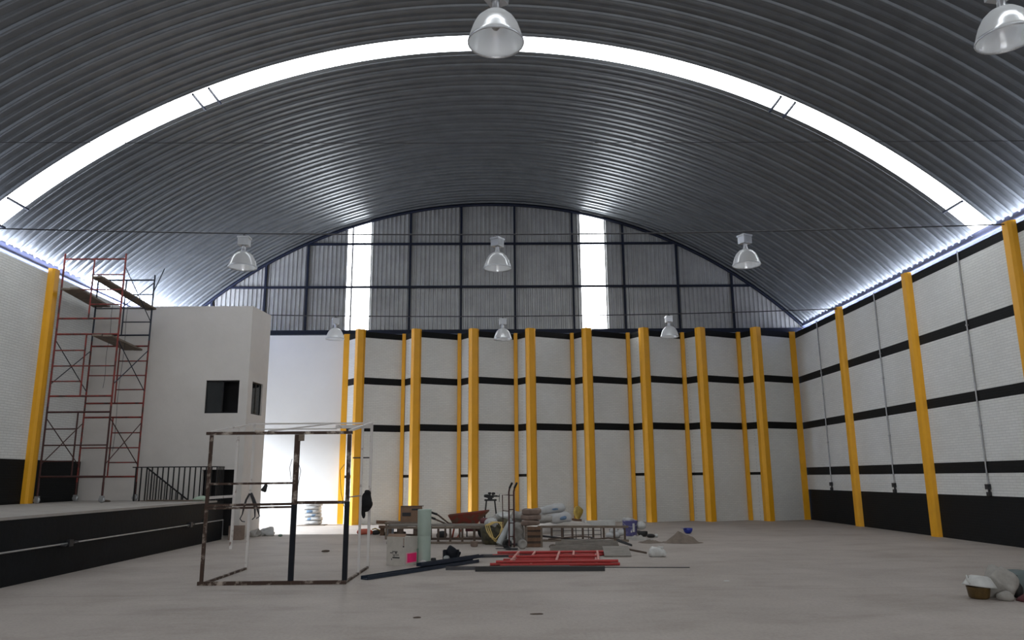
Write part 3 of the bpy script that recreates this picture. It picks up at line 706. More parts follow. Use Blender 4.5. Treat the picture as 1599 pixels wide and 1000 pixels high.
b = MB(); b.blob((0, 0, .02), .025, .02, .02, .9, .01, 2, flat=.0); tag(b.build('rubble_lump', MSLAB, loc=(-1.25, 16.02, 0)), 'tiny grey lump beside the small black tin', 'rubble')
t = thing('tool_bag', 'dark blue open tool bag with crumpled cloth on the floor behind the blue channels', 'bag', (-1.03, 16.42, 0))
b = MB(); b.box(-.17, .15, -.09, .09, 0, .012)
for x0, y0, x1, y1 in ((-.17, -.09, -.02, -.09), (-.17, -.09, -.17, .09), (.15, -.09, .15, .09), (-.17, .09, .15, .09), (.06, -.09, .15, -.09)): b.bar((x0, y0, .12), (x1, y1, .12), .014, .24)
b.build('bag_shell', MNVY2, t)
b = MB(); b.blob((.03, -.05, .17), .11, .09, .16, .9, .07, 11, fr=7); b.blob((.10, 0, .13), .08, .09, .12, .9, .05, 12, fr=7, flat=.0); b.build('crumpled_cloth', MNVY2, t)
b = MB(); b.blob((-.09, -.12, .07), .065, .05, .075, .9, .02, 13, fr=6, flat=0); b.build('grey_insert', MPVC, t)

def channel(name, a, c, w, label, m=MBLU):
    t = thing(name, label, 'channel', (a[0], a[1], 0), group='dark blue steel channels')
    a = Vector(a); c = Vector(c); v = c - a
    nrm = Vector((-v.y, v.x, 0)).normalized()
    b = MB(); b.bar((0, 0, a.z + .01), v + Vector((0, 0, a.z + .01)), w, .014)
    b.build('web', m, t)
    for sgn, mm in ((1, m), (-1, m)):
        f = MB(); o = nrm * sgn * (w / 2 - .007); f.bar(o + Vector((0, 0, a.z + .035)), v + o + Vector((0, 0, a.z + .035)), .012, .06); f.build('flange', mm, t)
channel('steel_channel', (-2.36, 13.70, .0), (-0.52, 16.28, .0), .17, 'long dark blue steel channel lying slanted on the floor in front of the carton')
channel('steel_channel', (-1.55, 14.92, .075), (-0.42, 16.50, .075), .12, 'shorter dark blue steel channel lying on top of the long slanted one')

# ------------------------------------------------------------------ steel on the floor
def tubes(name, label, a, c, r, m, grp, sq=None, z=None):
    b = MB(); a = (a[0], a[1], z or r); c = (c[0], c[1], z or r)
    if sq: b.bar(a, c, sq, sq)
    else: b.tube([a, c], r, 8)
    return tag(b.build(name, m), label, 'tube', grp)
tubes('steel_tube', 'grey steel tube end showing left of the red scaffold frames, behind', (-.78, 17.15), (1.4, 17.45), .03, MSTL, 'steel tubes by the red frames', .05, .026)
tubes('steel_tube', 'thinner grey steel tube lying just behind the red frames', (-.45, 17.42), (1.8, 17.62), .025, MSTL, 'steel tubes by the red frames')
tubes('steel_tube', 'long dark steel tube running out left to the blue channel', (-1.05, 15.02), (1.3, 15.02), .035, MSTL, 'steel tubes by the red frames', .06, .031)
tubes('steel_tube', 'nearest black square tube in front of the red frames', (-.48, 14.76), (1.92, 14.62), .045, MBLKM, 'steel tubes by the red frames', .085, .043)
tubes('steel_tube', 'dark reddish tube between the black tube and the red frames', (.1, 14.98), (1.5, 14.84), .03, MDKR, 'steel tubes by the red frames')
b = MB(); b.tube([(1.0, 15.22, .008), (3.58, 14.96, .008)], .008, 6); tag(b.build('thin_rod', MSTL), 'single thin rod pointing right across the bare floor', 'rod')
def flat_frame(label, loc, rz, L, Wd, rungs, grp, z=0.0, mid=None):
    t = thing('red_ladder_frame', label, 'scaffold frame', (loc[0], loc[1], z), rz, group=grp)
    for y in (0, Wd):
        b = MB(); b.tube([(0, y, .03), (L, y, .03)], .028, 8); b.build('upright', MRED2, t)
    if mid is not None:
        b = MB(); b.tube([(.25, mid, .03), (L - .25, mid, .03)], .024, 8); b.build('inner_upright', MRED2, t)
    for x, y0, y1 in rungs:
        b = MB(); b.tube([(x, y0, .035), (x + (y1 - y0) * .10, y1, .035)], .026, 8); b.build('rung', MPINK, t)
flat_frame('bottom red scaffold frame of the flat pile on the floor', (-.22, 15.62), -.02, 2.4, 1.75, [(.4, 0, 1.75), (2.1, 0, 1.75)], 'red scaffold frames on the floor', 0.0, .85)
flat_frame('middle red scaffold frame of the flat pile, shifted towards the right', (-.02, 15.42), .02, 2.35, 1.95, [(.6, 0, .2), (1.9, 0, .2)], 'red scaffold frames on the floor', 0.0, 1.3)
flat_frame('topmost red scaffold frame with pale rungs on the flat pile', (-.10, 15.50), -.01, 2.4, 1.9, [(.28, 0, 1.9), (.74, 1.0, 1.9), (1.18, 0, 1.9), (1.6, 1.0, 1.9), (2.02, 0, 1.9)], 'red scaffold frames on the floor', 0.058, 1.0)

# ------------------------------------------------------------------ grey boards and off-cuts behind the red frames
brd = [(.55, 17.95, 2.3, 18.05, .16, .03, .02, MWOODD, 'dark thin plank right behind the red frames'),
       (1.30, 18.75, 2.78, 18.62, .05, .20, .102, MWOODG, 'wide grey dusty board standing on edge in the board pile'),
       (1.15, 18.45, 2.2, 18.38, .045, .13, .067, MWOODG, 'low grey board on edge in front of the wide one'),
       (1.45, 18.85, 2.70, 18.74, .16, .03, .22, MWOODG, 'grey plank lying on top of the boards on edge'),
       (1.25, 19.15, 2.85, 19.0, .14, .10, .052, MWOOD, 'brown beam behind the grey board pile'),
       (1.5, 19.5, 2.9, 19.3, .10, .06, .032, MWOODG, 'narrow grey batten at the rear of the board pile')]
for x0, y0, x1, y1, w, h, z, m, lab in brd:
    b = MB(); b.bar((x0, y0, z), (x1, y1, z), w, h); tag(b.build('plank', m), lab, 'plank', 'planks in the floor pile')
t = thing('mortar_board', 'square grey mortar board with a dark handle at the right end of the pile', 'board', (2.66, 17.35, 0), -.05)
b = MB(); b.box(-.40, .18, -.32, .28, .0, .03, 0, Matrix.Translation((0, 0, .085)) @ Matrix.Rotation(.26, 4, 'X')); b.build('plate', MWOODG, t)
b = MB(); b.tube([(.17, .15, .12), (.58, .22, .035)], .022, 8); b.build('handle', MWOODD, t)
for i, (x, y, rz, lab) in enumerate(((2.88, 19.3, -.5, 'black shovel blade pointing right at the end of the metal ladder'), (2.30, 20.05, -.2, 'small dark spade blade under the black shovel'))):
    t = thing('shovel', lab, 'shovel', (x, y, .02), rz, group='shovels')
    b = MB(); n = 7
    P = [[Vector((.36 * u, (v - .5) * .26 * (1 - u * u * .85), .02 + .05 * (1 - (2 * v - 1) ** 2) + .12 * (1 - u))) for v in [k / 6 for k in range(7)]] for u in [k / n for k in range(n + 1)]]
    b.grid(P, 0, True); b.build('blade', MBLKM, t)
    b = MB(); b.tube([(.04, 0, .17), (-.25, 0, .20), (-1.1, 0, .12)], .018, 8); b.build('shaft', MWOODD, t)
b = MB()
for k in range(9): b.blob((random.uniform(-.2, .2), random.uniform(-.12, .12), .04 + .02 * (k % 3)), .07, .05, .045, .8, .03, 30 + k, nu=10, nv=6, flat=0)
tag(b.build('rag_heap', MWOODD, loc=(1.42, 18.95, 0)), 'heap of dark dusty rags at the left end of the board pile', 'rags')

# ------------------------------------------------------------------ ladders standing on edge
def edge_ladder(label, x0, y0, x1, y1, H, n, m, mr, grp, top_plank=False):
    t = thing('ladder', label, 'ladder', (x0, y0, 0), math.atan2(y1 - y0, x1 - x0), group=grp)
    L = math.hypot(x1 - x0, y1 - y0)
    for z in (.03, H - .03):
        b = MB(); b.bar((0, 0, z), (L, 0, z), .045, .06); b.build('rail', m, t)
    for k in range(n):
        x = .1 + (L - .2) * k / (n - 1); b = MB(); b.bar((x, 0, .05), (x, 0, H - .05), .055, .035); b.build('rung', mr, t)
    return t
edge_ladder('wooden ladder standing on its long edge left of the yellow rope', -3.05, 21.0, -.28, 20.72, .45, 9, MWOOD, MWOODD, 'ladders on edge')
edge_ladder('second wooden ladder on edge, close behind the first', -2.9, 22.3, -.25, 22.1, .44, 7, MWOODD, MWOODD, 'ladders on edge')
edge_ladder('long ladder standing on edge right of the stacked sacks', 1.0, 21.3, 3.42, 20.95, .42, 9, MWOOD, MWOODD, 'ladders on edge')
b = MB(); b.bar((-3.0, 21.2, .475), (-.3, 20.95, .475), .24, .05); tag(b.build('plank', MWOODG), 'pale dusty plank lying on the ladder edges in front of the wheelbarrow', 'plank')
b = MB(); b.tube([(1.05, 20.6, .20), (2.0, 20.5, .10), (2.95, 20.35, .05)], .028, 6); tag(b.build('steel_bar', MBLKM), 'black bar leaning along the front of the long ladder', 'bar')
t = thing('wire_rack', 'thin black wire rack standing behind the long ladder', 'rack', (1.4, 21.9, 0))
for k in range(5):
    b = MB(); b.bar((k * .35, 0, 0), (k * .35, 0, .36), .02); b.build('upright', MBLKM, t)
for z in (.12, .24, .35):
    b = MB(); b.bar((0, 0, z), (1.4, 0, z), .014); b.build('wire', MBLKM, t)

# ------------------------------------------------------------------ brown carton, scrap wood, tools at the left of the pile
t = thing('brown_carton', 'brown cardboard carton behind the tall green roll', 'box', (-2.6, 22.9, .47), .05)
b = MB(); b.box(-.32, .28, -.25, .25, 0, .44); b.build('body', MCARD, t)
b = MB(); b.box(-.32, .34, -.26, -.05, .44, .455); b.build('flap', MWOODD, t)
b = MB(); b.box(-.27, -.02, -.256, -.25, .17, .27); b.build('print', MINK, t)
b = MB(); b.box(.0, .22, -.256, -.25, .33, .38); b.build('print', MINK, t)
b = MB(); b.box(-3.35, -2.1, 22.55, 23.25, .42, .47)
for x in (-3.3, -2.15):
    for y in (22.6, 23.2): b.box(x - .03, x + .03, y - .03, y + .03, 0, .42)
tag(b.build('low_bench', MWOOD), 'low wooden bench under the brown carton', 'bench')
for i, (a, c, w, h, lab) in enumerate((((-3.85, 24.2, .40), (-3.1, 24.4, .36), .14, .09, 'topmost dark timber off-cut of the scrap heap by the booth frame'), ((-3.75, 24.1, .26), (-2.9, 24.3, .24), .2, .08, 'thick timber off-cut under the topmost one'), ((-3.7, 24.35, .04), (-3.0, 24.6, .04), .25, .08, 'timber off-cut at the bottom of the scrap heap'))):
    b = MB(); b.bar(a, c, w, h); tag(b.build('timber_offcut', MWOODB if i < 2 else MWOODD), lab, 'timber', 'scrap timber')
b = MB(); b.lathe([(0, 0), (.13, 0), (.135, .01), (.135, .19), (.14, .2), (0, .2)], 18); tag(b.build('paint_tin', MGREY, loc=(-3.42, 24.1, 0)), 'blue grey paint tin under the scrap timber', 'tin')
b = MB(); b.box(-.07, .07, -.12, .12, 0, .22); tag(b.build('timber_block', MWOODD, loc=(-3.12, 24.2, 0)), 'dark upright block supporting the scrap timber', 'timber')
b = MB(); b.box(-.06, .06, -.1, .1, 0, .21); tag(b.build('timber_block', MWOODB, loc=(-3.66, 24.25, 0)), 'brown upright block at the left end of the scrap timber', 'timber')
t = thing('power_tool', 'red power tool with a black cord lying left of the scrap timber', 'tool', (-4.22, 24.5, 0), .1)
b = MB(); b.blob((-.05, 0, .09), .22, .08, .09, .75, .02, 1, flat=0); b.blob((.1, 0, .08), .12, .07, .08, .8, .02, 2, flat=0); b.build('body', MREDT, t)
b = MB(); b.blob((.33, 0, .07), .14, .06, .07, .8, .02, 3, flat=0); b.build('grip', MRUB, t)
b = MB(); b.tube([(.2, -.05, .16), (.3, -.06, .19), (.42, -.05, .14), (.5, 0, .03)], .02, 6); b.build('cord', MYEL2, t)

# ------------------------------------------------------------------ wheelbarrow
t = thing('wheelbarrow', 'rusty red wheelbarrow with black grips behind the ladder on edge', 'wheelbarrow', (-.98, 22.55, 0), .0)
b = MB()
rim = [(-.52, -.32, .66), (.64, -.34, .78), (.64, .34, .78), (-.52, .32, .66)]
bot = [(-.36, -.2, .38), (.22, -.2, .36), (.22, .2, .36), (-.36, .2, .38)]
def lerp(a, c, k): return tuple(a[i] + (c[i] - a[i]) * k for i in range(3))
for i in range(4):
    j = (i + 1) % 4
    P = [[Vector(lerp(lerp(bot[i], bot[j], u / 6), lerp(rim[i], rim[j], u / 6), v / 4)) for u in range(7)] for v in range(5)]
    b.grid(P, 0, True)
    P2 = [[Vector(p) + Vector((0, 0, -.012)) for p in row] for row in P]; b.grid([r[::-1] for r in P2], 0, True)
b.face(bot); b.face([(p[0], p[1], p[2] - .012) for p in bot[::-1]]); b.build('tray', MBARR, t)
b = MB(); b.tube(rim, .016, 6, closed=True); b.build('tray_rim', MBARR, t)
for s, dz in ((-1, 0), (1, .10)):
    h = MB(); h.tube([(.55, s * .10, .22), (-.1, s * .22, .35), (-.55, s * .28, .42), (-.85, s * .30, .55 + dz), (-.98, s * .30, .60 + dz)], .024, 8); h.build('handle', MWOODD, t)
    g = MB(); g.tube([(-.88, s * .30, .57 + dz), (-1.06, s * .30, .63 + dz)], .032, 8); g.build('grip', MRUB, t)
    l = MB(); l.tube([(-.35, s * .24, .38), (-.42, s * .24, .02), (-.28, s * .24, .02), (-.1, s * .22, .35)], .018, 6); l.build('leg', MREDT, t)
b = MB(); b.lathe([(0, -.03), (.11, -.03), (.16, -.045), (.19, -.03), (.19, .03), (.16, .045), (.11, .03), (0, .03)], 20, M=Matrix.Translation((.5, 0, .19)) @ Matrix.Rotation(PI / 2, 4, 'X')); b.build('wheel', MRUB, t)
b = MB(); b.blob((0, 0, .10), .17, .11, .10, .85, .03, 8, flat=0); tag(b.build('plastic_tub', MRUB, loc=(-1.72, 22.75, 0)), 'black rounded tub under the handles of the wheelbarrow', 'tub')
t = thing('red_toolbox', 'dark red tool chest on short legs behind the ladder, under the wheelbarrow', 'box', (-.75, 23.3, 0))
b = MB(); b.box(-.3, .3, -.15, .15, .16, .34); b.build('body', MREDC, t)
b = MB(); b.box(-.31, .31, -.16, .16, .34, .37); b.build('lid', MREDT, t)
for x in (-.26, .26):
    b = MB(); b.bar((x, 0, 0), (x, 0, .16), .03, .2); b.build('leg', MBLKM, t)

# ------------------------------------------------------------------ bench vise on stand
t = thing('vise_stand', 'black bench vise on a four-legged stand against the white back wall', 'vise', (-.32, 24.4, 0))
for sx in (-1, 1):
    for sy in (-1, 1):
        b = MB(); b.bar((sx * .24, sy * .16, 0), (sx * .13, sy * .08, 1.0), .045); b.build('leg', MBLKM, t)
b = MB(); b.box(-.19, .19, -.13, .13, 1.0, 1.05); b.build('stand_top', MBLKM, t)
v = MB(); v.box(-.09, .06, -.09, .09, 1.05, 1.09); v.box(-.13, .10, -.05, .05, 1.09, 1.17); v.blob((-.12, 0, 1.15), .09, .05, .05, .6, .005, 2); v.build('vise_body', MBLKM, t)
v = MB(); v.box(-.045, .0, -.075, .075, 1.16, 1.25); v.blob((-.03, 0, 1.23), .055, .07, .035, .7, .0, 1); v.build('fixed_jaw', MBLKM, t)
v = MB(); v.box(.05, .095, -.075, .075, 1.14, 1.25); v.blob((.09, 0, 1.22), .06, .07, .04, .7, 0, 1); v.box(.06, .22, -.035, .035, 1.12, 1.17); v.build('moving_jaw', MBLKM, t)
jaw = [o for o in t.children if o.name.startswith('moving_jaw')][0]
v = MB(); v.tube([(.2, 0, 1.14), (.29, 0, 1.14)], .018, 8); v.tube([(.275, -.02, 1.20), (.27, .02, .97)], .01, 6); v.build('screw_handle', MBLKM, jaw)

# ------------------------------------------------------------------ tarp heap, rope, sacks, pipes
b = MB(); b.blob((0, 0, .22), .42, .3, .26, .75, .12, 21, nu=28, nv=16, flat=0, fr=4); b.blob((.22, .05, .4), .26, .24, .22, .8, .1, 22, nu=20, flat=0, fr=4)
tag(b.build('tarpaulin_heap', MOLIV, loc=(-.15, 20.6, 0)), 'heap of dark olive tarpaulin under the yellow rope', 'tarpaulin')
b = MB()
for k in range(3):
    o = k * .05
    b.tube([(-.40 + o, 20.22 - o * .3, .50), (-.36 + o, 20.18, .36), (-.27 + o, 20.14, .22 - o), (-.13 + o, 20.14, .17 - o), (-.03 + o * .5, 20.16, .28), (.02 + o * .4, 20.2, .46), (-.04 + o, 20.3, .56), (-.22 + o, 20.32, .58)], .016, 6, closed=True)
tag(b.build('rope_coil', MROPE), 'coil of yellow rope draped over the olive tarpaulin heap', 'rope')
for (x, y, z, sx, sy, sz, rz, ry, m, lab, sd) in (
        (-.05, 20.9, .62, .28, .2, .13, .2, -.15, MSACKG, 'grey dusty sack on the tarpaulin heap under the vise', 41),
        (.12, 20.75, .68, .22, .2, .10, .1, .1, MBAGW, 'pale folded sheet bundle topmost on the tarpaulin heap', 42),
        (-.22, 20.55, .52, .16, .16, .10, .5, .0, MSACKW, 'small pale sack at the left of the tarpaulin heap', 43),
        (.44, 20.1, .26, .16, .18, .27, .1, .0, MSACKG, 'upright grey sack behind the hand truck', 44),
        (.42, 20.5, .72, .14, .16, .13, .3, .2, MSACKG, 'small grey sack left of the stacked brown sacks', 45)):
    b = MB(); b.blob((0, 0, 0), sx, sy, sz, .6, .09, sd, rz=rz, ry=ry, fr=6, nu=26, nv=16); tag(b.build('sack', m, loc=(x, y, z)), lab, 'sack', 'sacks on the floor pile')
b = MB(); b.blob((0, 0, 0), .18, .15, .10, .8, .05, 47, fr=5, flat=-.1); tag(b.build('red_cloth', MREDC, loc=(-.42, 22.0, .52)), 'dark red cloth bundle beside the front of the wheelbarrow', 'cloth')
b = MB(); b.tube([(-.05, 19.85, .06), (.10, 19.95, .34), (.26, 20.1, .66)], [.085, .08, .05], 12); tag(b.build('plastic_pipe', MPVC), 'thick grey pipe leaning against the tarpaulin heap, lower left one', 'pipe', 'leaning grey pipes')
b = MB(); b.tube([(.20, 19.68, .02), (.24, 19.76, .35), (.30, 19.95, .6)], [.07, .07, .045], 12); tag(b.build('plastic_pipe', MPVC), 'grey pipe leaning upright just left of the hand truck', 'pipe', 'leaning grey pipes')

# hand truck
t = thing('hand_truck', 'rusty hand truck with two curved handles standing upright before the sacks', 'hand truck', (.25, 19.1, 0))
for x in (-.05, .07):
    b = MB(); b.tube([(x, 0, .05), (x, .02, 1.25), (x, .02, 1.36), (x + .02, -.02, 1.46), (x + .06, -.06, 1.54), (x + .075, -.08, 1.57)], .02, 8); b.build('upright', MDKR, t)
    g = MB(); g.tube([(x + .02, -.02, 1.46), (x + .06, -.06, 1.54), (x + .08, -.085, 1.58)], .026, 8); g.build('handle_grip', MRUB, t)
for z in (.3, .62, .94, 1.28):
    b = MB(); b.tube([(-.05, .01, z), (.07, .01, z)], .014, 6); b.build('crossbar', MDKR, t)
b = MB(); b.tube([(-.05, .02, 1.29), (-.21, .05, 1.29), (-.20, .05, .5)], .012, 6); b.tube([(-.05, .02, .90), (-.20, .05, .92)], .010, 6); b.build('side_loop', MDKR, t)
b = MB(); b.box(-.14, .16, -.22, .02, .02, .035); b.build('toe_plate', MSTL, t)
b = MB(); b.tube([(-.1, .06, .12), (.3, .06, .12)], .016, 6); b.build('axle', MSTL, t)
for x in (.27, -.10):
    b = MB(); b.lathe([(0, -.025), (.06, -.025), (.08, -.045), (.115, -.03), (.115, .03), (.08, .045), (.06, .025), (0, .025)], 20, M=Matrix.Translation((x, .06 if x > 0 else .1, .116)) @ Matrix.Rotation(.35, 4, 'Z') @ Matrix.Rotation(PI / 2, 4, 'X')); b.build('wheel', MSACKG if x > 0 else MRUB, t)
b = MB(); b.tube([(.05 + .18 * math.cos(a), 18.9 + .18 * math.sin(a) * .9, .012 + .006 * k) for k, a in enumerate([i * PI / 5 for i in range(16)])], .009, 5)
tag(b.build('hose_coil', MSTL), 'thin dark cable loop on the floor in front of the hand truck', 'cable')

# crate with brown sacks
t = thing('wooden_crate', 'dark slatted wooden crate under the stacked brown sacks', 'crate', (.82, 19.75, 0), .03)
b = MB(); b.box(-.17, .17, -.15, .15, .02, .46); b.build('body', MWOODD, t)
for x in (-.19, .19):
    for y in (-.17, .17):
        b = MB(); b.box(x - .025, x + .025, y - .025, y + .025, 0, .50); b.build('corner_post', MWOOD, t)
for z in (.05, .19, .33, .46):
    b = MB(); b.box(-.19, .19, -.185, -.16, z - .04, z + .04); b.build('slat', MWOODB, t)
for i, z in enumerate((.578, .718, .858)):
    b = MB(); b.blob((0, 0, 0), .25, .19, .068, .6, .03, 60 + i, rz=random.uniform(-.15, .15), fr=5, ev=.4, nu=28, nv=16)
    tag(b.build('brown_sack', MSACKB, loc=(.74 + .02 * i, 19.9, z)), ['lowest brown paper sack in the stack on the crate', 'middle brown paper sack in the stack on the crate', 'topmost brown paper sack in the stack on the crate'][i], 'sack', 'brown sacks on the crate')

# pale sacks on sand
def mound(name, label, m, loc, rx, ry, h, seed, n=26, cat='sand'):
    b = MB(); P = []
    for i in range(n + 1):
        row = []
        for j in range(28):
            a = 2 * PI * j / 28; r = i / n
            k = 1 + .25 * noise.noise(Vector((math.cos(a) * 1.2, math.sin(a) * 1.2, seed)))
            z = h * max(0, math.cos(min(r * 1.15, 1) * PI / 2)) ** 1.3 * (1 + .3 * noise.noise(Vector((math.cos(a) * r * 2.5, math.sin(a) * r * 2.5, seed + 4)))) + .05 * (1 - r) * noise.noise(Vector((math.cos(a) * r * 5, math.sin(a) * r * 5, seed)))
            row.append((rx * r * k * math.cos(a), ry * r * k * math.sin(a), z + .002))
        P.append(row)
    b.grid(P[::-1], 0, True, cv=True)
    o = b.build(name, m, loc=loc); tag(o, label, cat); o['kind'] = 'stuff'; return o
mound('sand_heap', 'wide pale sand heap under the white sacks behind the ladder', MSANDP, (2.0, 25.2, 0), 1.75, 1.2, .40, 3)
mound('sand_heap', 'small brown sand heap on the open floor below the blue helmet', MSAND, (4.74, 20.6, 0), .55, .5, .25, 5)
mound('sand_heap', 'flat brown scatter of sand left of the small sand heap', MSAND, (3.95, 20.7, 0), .34, .4, .06, 8)
mound('sand_heap', 'low grey dirt scatter right of the shovels', MSACKG, (3.75, 21.7, 0), .45, .4, .10, 9)
for i, (x, y, z, sx, sy, sz, ry, m, lab) in enumerate(((1.28, 24.2, .44, .36, .24, .13, -.05, MSACKG, 'grey sack at the left of the three on the pale sand'), (1.85, 24.2, .47, .34, .24, .15, -.12, MSACKW, 'white sack at the right end of the sand heap'), (1.62, 24.6, .72, .42, .26, .13, -.16, MSACKW, 'white blue-printed sack lying on top of the others on the sand'))):
    t = thing('pale_sack', lab, 'sack', (x, y, z), group='sacks on the sand heap')
    b = MB(); b.blob((0, 0, 0), sx, sy, sz, .45, .05, 70 + i, ry=ry, fr=5, nu=26, nv=16); b.build('bag', m, t)
    b = MB(); b.blob((sx * .15, -.02, .012), sx * .45, sy * .99, sz * .62, .55, .01, 80 + i, ry=ry, fr=4); b.build('printed_band', MPRBL if i != 0 else MSACKG, t)
t = thing('brown_batten', 'brown timber leaning out of the sand under the yellow bundle', 'timber', (2.2, 26.6, 0))
b = MB(); b.bar((-.3, 0, .33), (.55, .1, .25), .18, .10); b.bar((.0, .05, 0), (.0, .05, .28), .1); b.build('beam', MWOODB, t)
b = MB(); b.blob((0, 0, 0), .14, .12, .20, .8, .07, 33, fr=6); tag(b.build('yellow_bundle', MYEL2, loc=(2.62, 26.6, .52)), 'dull yellow bundle on the brown timber by the back wall', 'bundle')
b = MB(); b.box(2.95, 3.95, 26.9, 27.3, .0, .22); tag(b.build('foam_board', MBAGW), 'white board stack on the floor behind the right end of the ladder', 'board')
b = MB(); b.bar((3.5, 25.2, .03), (4.1, 25.2, .03), .2, .05); tag(b.build('plank', MWOODG), 'short grey plank on the floor left of the purple pail', 'plank')

# pail with cups
t = thing('paint_pail', 'purple and blue printed pail with stuff heaped on top', 'pail', (3.82, 23.1, 0))
b = MB(); b.lathe([(0, 0), (.19, 0), (.20, .01), (.225, .42), (.235, .43), (.22, .44), (0, .40)], 24); b.build('bucket', MPAIL, t)
b = MB(); b.tube([(-.23, 0, .40), (-.16, -.2, .30), (0, -.25, .26), (.16, -.2, .30), (.23, 0, .40)], .006, 5); b.build('handle', MGALV, t)
b = MB(); b.box(.04, .10, -.228, -.2, .12, .36); b.box(-.02, .02, -.23, -.2, .1, .16); b.build('white_print', MBAGW, t)
b = MB(); b.blob((-.05, 0, .45), .18, .15, .07, .9, .06, 91, fr=8); b.build('rags', MSACKW, t)
b = MB(); b.blob((0, 0, .10), .14, .13, .12, .9, .05, 92, fr=5, flat=0); tag(b.build('plastic_bag', MBAGW, loc=(4.12, 23.0, .18)), 'small white crumpled bag beside the purple pail', 'bag')
b = MB(); b.blob((0, 0, .09), .16, .12, .10, .9, .05, 93, fr=6, flat=0); tag(b.build('rubble_lump', MRUB, loc=(4.1, 22.7, 0)), 'black lump on the floor at the right of the purple pail', 'rubble')
b = MB(); b.blob((0, 0, .05), .05, .05, .05, .9, .01, 94, flat=0); tag(b.build('paper_cup', MBAGW, loc=(4.45, 22.4, 0)), 'tiny white cup on the floor right of the black lump', 'cup')
b = MB(); b.blob((0, 0, .05), .12, .1, .06, .9, .03, 95, flat=0); tag(b.build('rubble_lump', MRUB, loc=(4.28, 22.3, 0)), 'low black lump beside the tiny white cup', 'rubble')
b = MB()
for k in range(7): b.blob((random.uniform(-.25, .25), random.uniform(-.15, .15), .08 + .05 * (k % 3)), .11, .09, .08, .85, .05, 100 + k, nu=12, nv=8, flat=0)
tag(b.build('rag_heap', MSACKW, loc=(3.3, 22.3, 0)), 'heap of pale dusty rags in front of the purple pail', 'rags')
# helmet upside down
t = thing('hard_hat', 'blue hard hat lying upside down on the floor by the back wall', 'helmet', (5.68, 23.7, 0), .3)
b = MB(); b.lathe([(0, 0), (.06, .005), (.11, .04), (.135, .10), (.14, .16), (.128, .16), (.122, .10), (.1, .05), (0, .02)], 20); b.build('shell', MHAT, t)
b = MB(); P = [[Vector(((.135 + .08 * u) * math.cos(a), (.135 + .08 * u) * math.sin(a), .16 + .005 * u)) for u in (0, .5, 1)] for a in [PI - .8 + 1.6 * k / 10 for k in range(11)]]
b.grid(P, 0, True); b.grid([[p - Vector((0, 0, .008)) for p in r][::-1] for r in P], 0, True); b.build('peak', MHAT, t)
# plastic bag on floor
t = thing('plastic_sack', 'knotted white plastic sack lying alone on the open floor', 'bag', (3.36, 17.05, 0), -.1)
b = MB(); b.blob((0, 0, .10), .17, .11, .105, .7, .05, 111, nu=24, nv=14, fr=7, flat=0); b.build('bag', MBAGW, t)
b = MB(); b.blob((.16, -.03, .07), .06, .08, .07, .9, .04, 112, fr=9, flat=0); b.blob((.11, 0, .19), .08, .04, .03, .9, .03, 113, fr=9); b.build('knot', MBAGW, t)
b = MB(); b.lathe([(0, 0), (.07, 0), (.09, .02), (.10, .12), (.105, .13), (.09, .13), (.08, .03), (0, .02)], 18); tag(b.build('clay_pot', MSACKB, loc=(-.68, 19.95, 0)), 'small brown tub on the floor in front of the rope coil', 'tub')

# cement bags by the back wall
for i in range(6):
    t = thing('cement_bag', ['lowest', 'second lowest', 'third lowest', 'third highest', 'second highest', 'topmost'][i] + ' cement bag of the stack against the bright back wall', 'bag', (-7.15 + random.uniform(-.03, .03), 29.75, .09 + i * .134 + .02), random.uniform(-.08, .08), group='cement bags by the back wall')
    b = MB(); b.blob((0, 0, 0), .33, .24, .066, .5, .014, 120 + i, fr=4, ev=.28); b.build('bag', MSACKW, t)
    b = MB(); b.blob((-.05 if i % 2 else .06, 0, 0), .2, .245, .060, .5, .006, 130 + i, fr=4, ev=.28); b.build('printed_band', MPRBL if i in (1, 2, 3) else MSACKW, t)
b = MB(); b.box(-7.65, -6.65, 29.4, 30.1, 0, .022); tag(b.build('pallet_board', MWOOD), 'flat board under the stack of cement bags', 'board')
# block and sacks by office corner
b = MB(); b.box(-.19, .19, -.14, .14, 0, .40); tag(b.build('masonry_block', MSACKB, loc=(-7.72, 23.0, 0)), 'brown masonry block on the floor before the office corner', 'block')
b = MB(); b.blob((0, 0, .10), .22, .18, .12, .6, .1, 140, flat=0, fr=6, nu=26, nv=16); tag(b.build('sack', MSACKW, loc=(-7.3, 24.6, 0)), 'dusty white sack at the foot of the office corner', 'sack')
b = MB(); b.blob((0, 0, .10), .15, .14, .12, .6, .1, 141, flat=0, fr=6, nu=26, nv=16); tag(b.build('sack', MSACKG, loc=(-7.52, 24.1, 0)), 'small grey sack left of the dusty white one', 'sack')
b = MB(); b.blob((0, 0, .03), .06, .05, .04, .9, .02, 142, flat=0); tag(b.build('rubble_lump', MGRND, loc=(-6.75, 24.1, 0)), 'small dark green lump on the floor right of the white sack', 'rubble')
b = MB(); b.blob((0, 0, .02), .10, .04, .025, .9, .02, 143, flat=0); tag(b.build('rubble_lump', MWOODD, loc=(-4.2, 18.9, 0)), 'dark flat lump on the floor inside the booth frame opening', 'rubble')

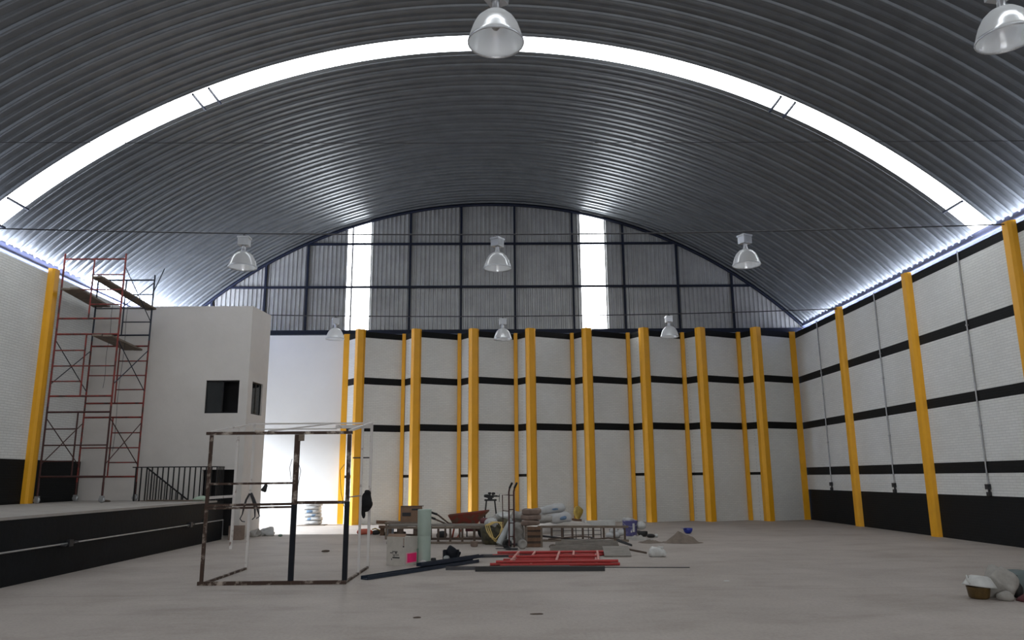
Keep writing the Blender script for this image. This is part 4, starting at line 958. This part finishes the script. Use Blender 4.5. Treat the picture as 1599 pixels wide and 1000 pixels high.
# ------------------------------------------------------------------ bottom right corner
t = thing('plastic_basin', 'white plastic basin tipped upside down on the brown bucket', 'basin', (6.68, 11.0, .17), .2)
b = MB(); Mt = Matrix.Rotation(.12, 4, 'Y')
b.lathe([(0, .135), (.10, .135), (.135, .12), (.20, .02), (.215, .0), (.21, -.008), (.19, .01), (.125, .105), (0, .12)], 24, M=Mt); b.build('bowl', MBAGW, t)
b = MB(); b.tube([(-.19, -.05, .03), (-.24, -.06, .09), (-.22, -.03, .15), (-.17, 0, .12)], .012, 6); b.build('handle', MBAGW, t)
b = MB(); b.lathe([(0, 0), (.10, 0), (.13, .02), (.15, .15), (.155, .16), (.14, .16), (.12, .03), (0, .02)], 22); tag(b.build('brown_bucket', MBAMB, loc=(6.67, 11.02, 0)), 'glossy brown bucket under the white basin in the right corner', 'bucket')
b = MB(); b.blob((0, 0, .16), .16, .2, .24, .65, .09, 150, nu=32, nv=20, flat=0, fr=6, ry=.5); tag(b.build('sack', MSACKG, loc=(7.04, 11.15, 0)), 'dusty grey sack leaning beside the white basin', 'sack')
b = MB(); b.blob((0, 0, .05), .10, .09, .06, .8, .03, 151, flat=0, fr=6); tag(b.build('rubble_lump', MSACKG, loc=(6.90, 10.82, 0)), 'grey dusty lump in front of the leaning sack', 'rubble')
t = thing('black_bottle', 'black bottle with a thin neck between grey sack and red cloth', 'bottle', (7.25, 11.05, 0))
b = MB(); b.lathe([(0, 0), (.055, 0), (.06, .01), (.062, .14), (.04, .18), (.016, .22), (.014, .30), (0, .30)], 16); b.build('body', MRUB, t)
b = MB(); b.blob((0, 0, .02), .2, .26, .08, .85, .07, 152, flat=0, fr=5); tag(b.build('red_cloth', MREDC, loc=(7.22, 10.62, 0)), 'dark red cloth lying at the right edge of the photo', 'cloth')
b = MB(); b.blob((0, 0, .08), .3, .3, .22, .7, .04, 153, flat=0, fr=3); tag(b.build('tarpaulin_heap', MTEAL, loc=(7.75, 11.75, 0)), 'dull teal tarpaulin bundle at the right edge behind the sack', 'tarpaulin')

# little things on the open floor
for x, y, sx, sy, m, lab in ((3.72, 13.05, .05, .03, MBAGW, 'small white chip on the bare floor right of the thin rod'), (-1.05, 10.0, .05, .02, MWOODD, 'small dark splinter on the bare floor, lower centre'), (.45, 10.15, .09, .02, MWOODD, 'dark curved splinter on the bare floor, right of the lower centre')):
    b = MB(); b.blob((0, 0, .006), sx, sy, .008, .8, .006, int(x * 9) + 200, flat=.001, fr=12, nu=12, nv=6); tag(b.build('floor_chip', m, loc=(x, y, 0)), lab, 'debris')
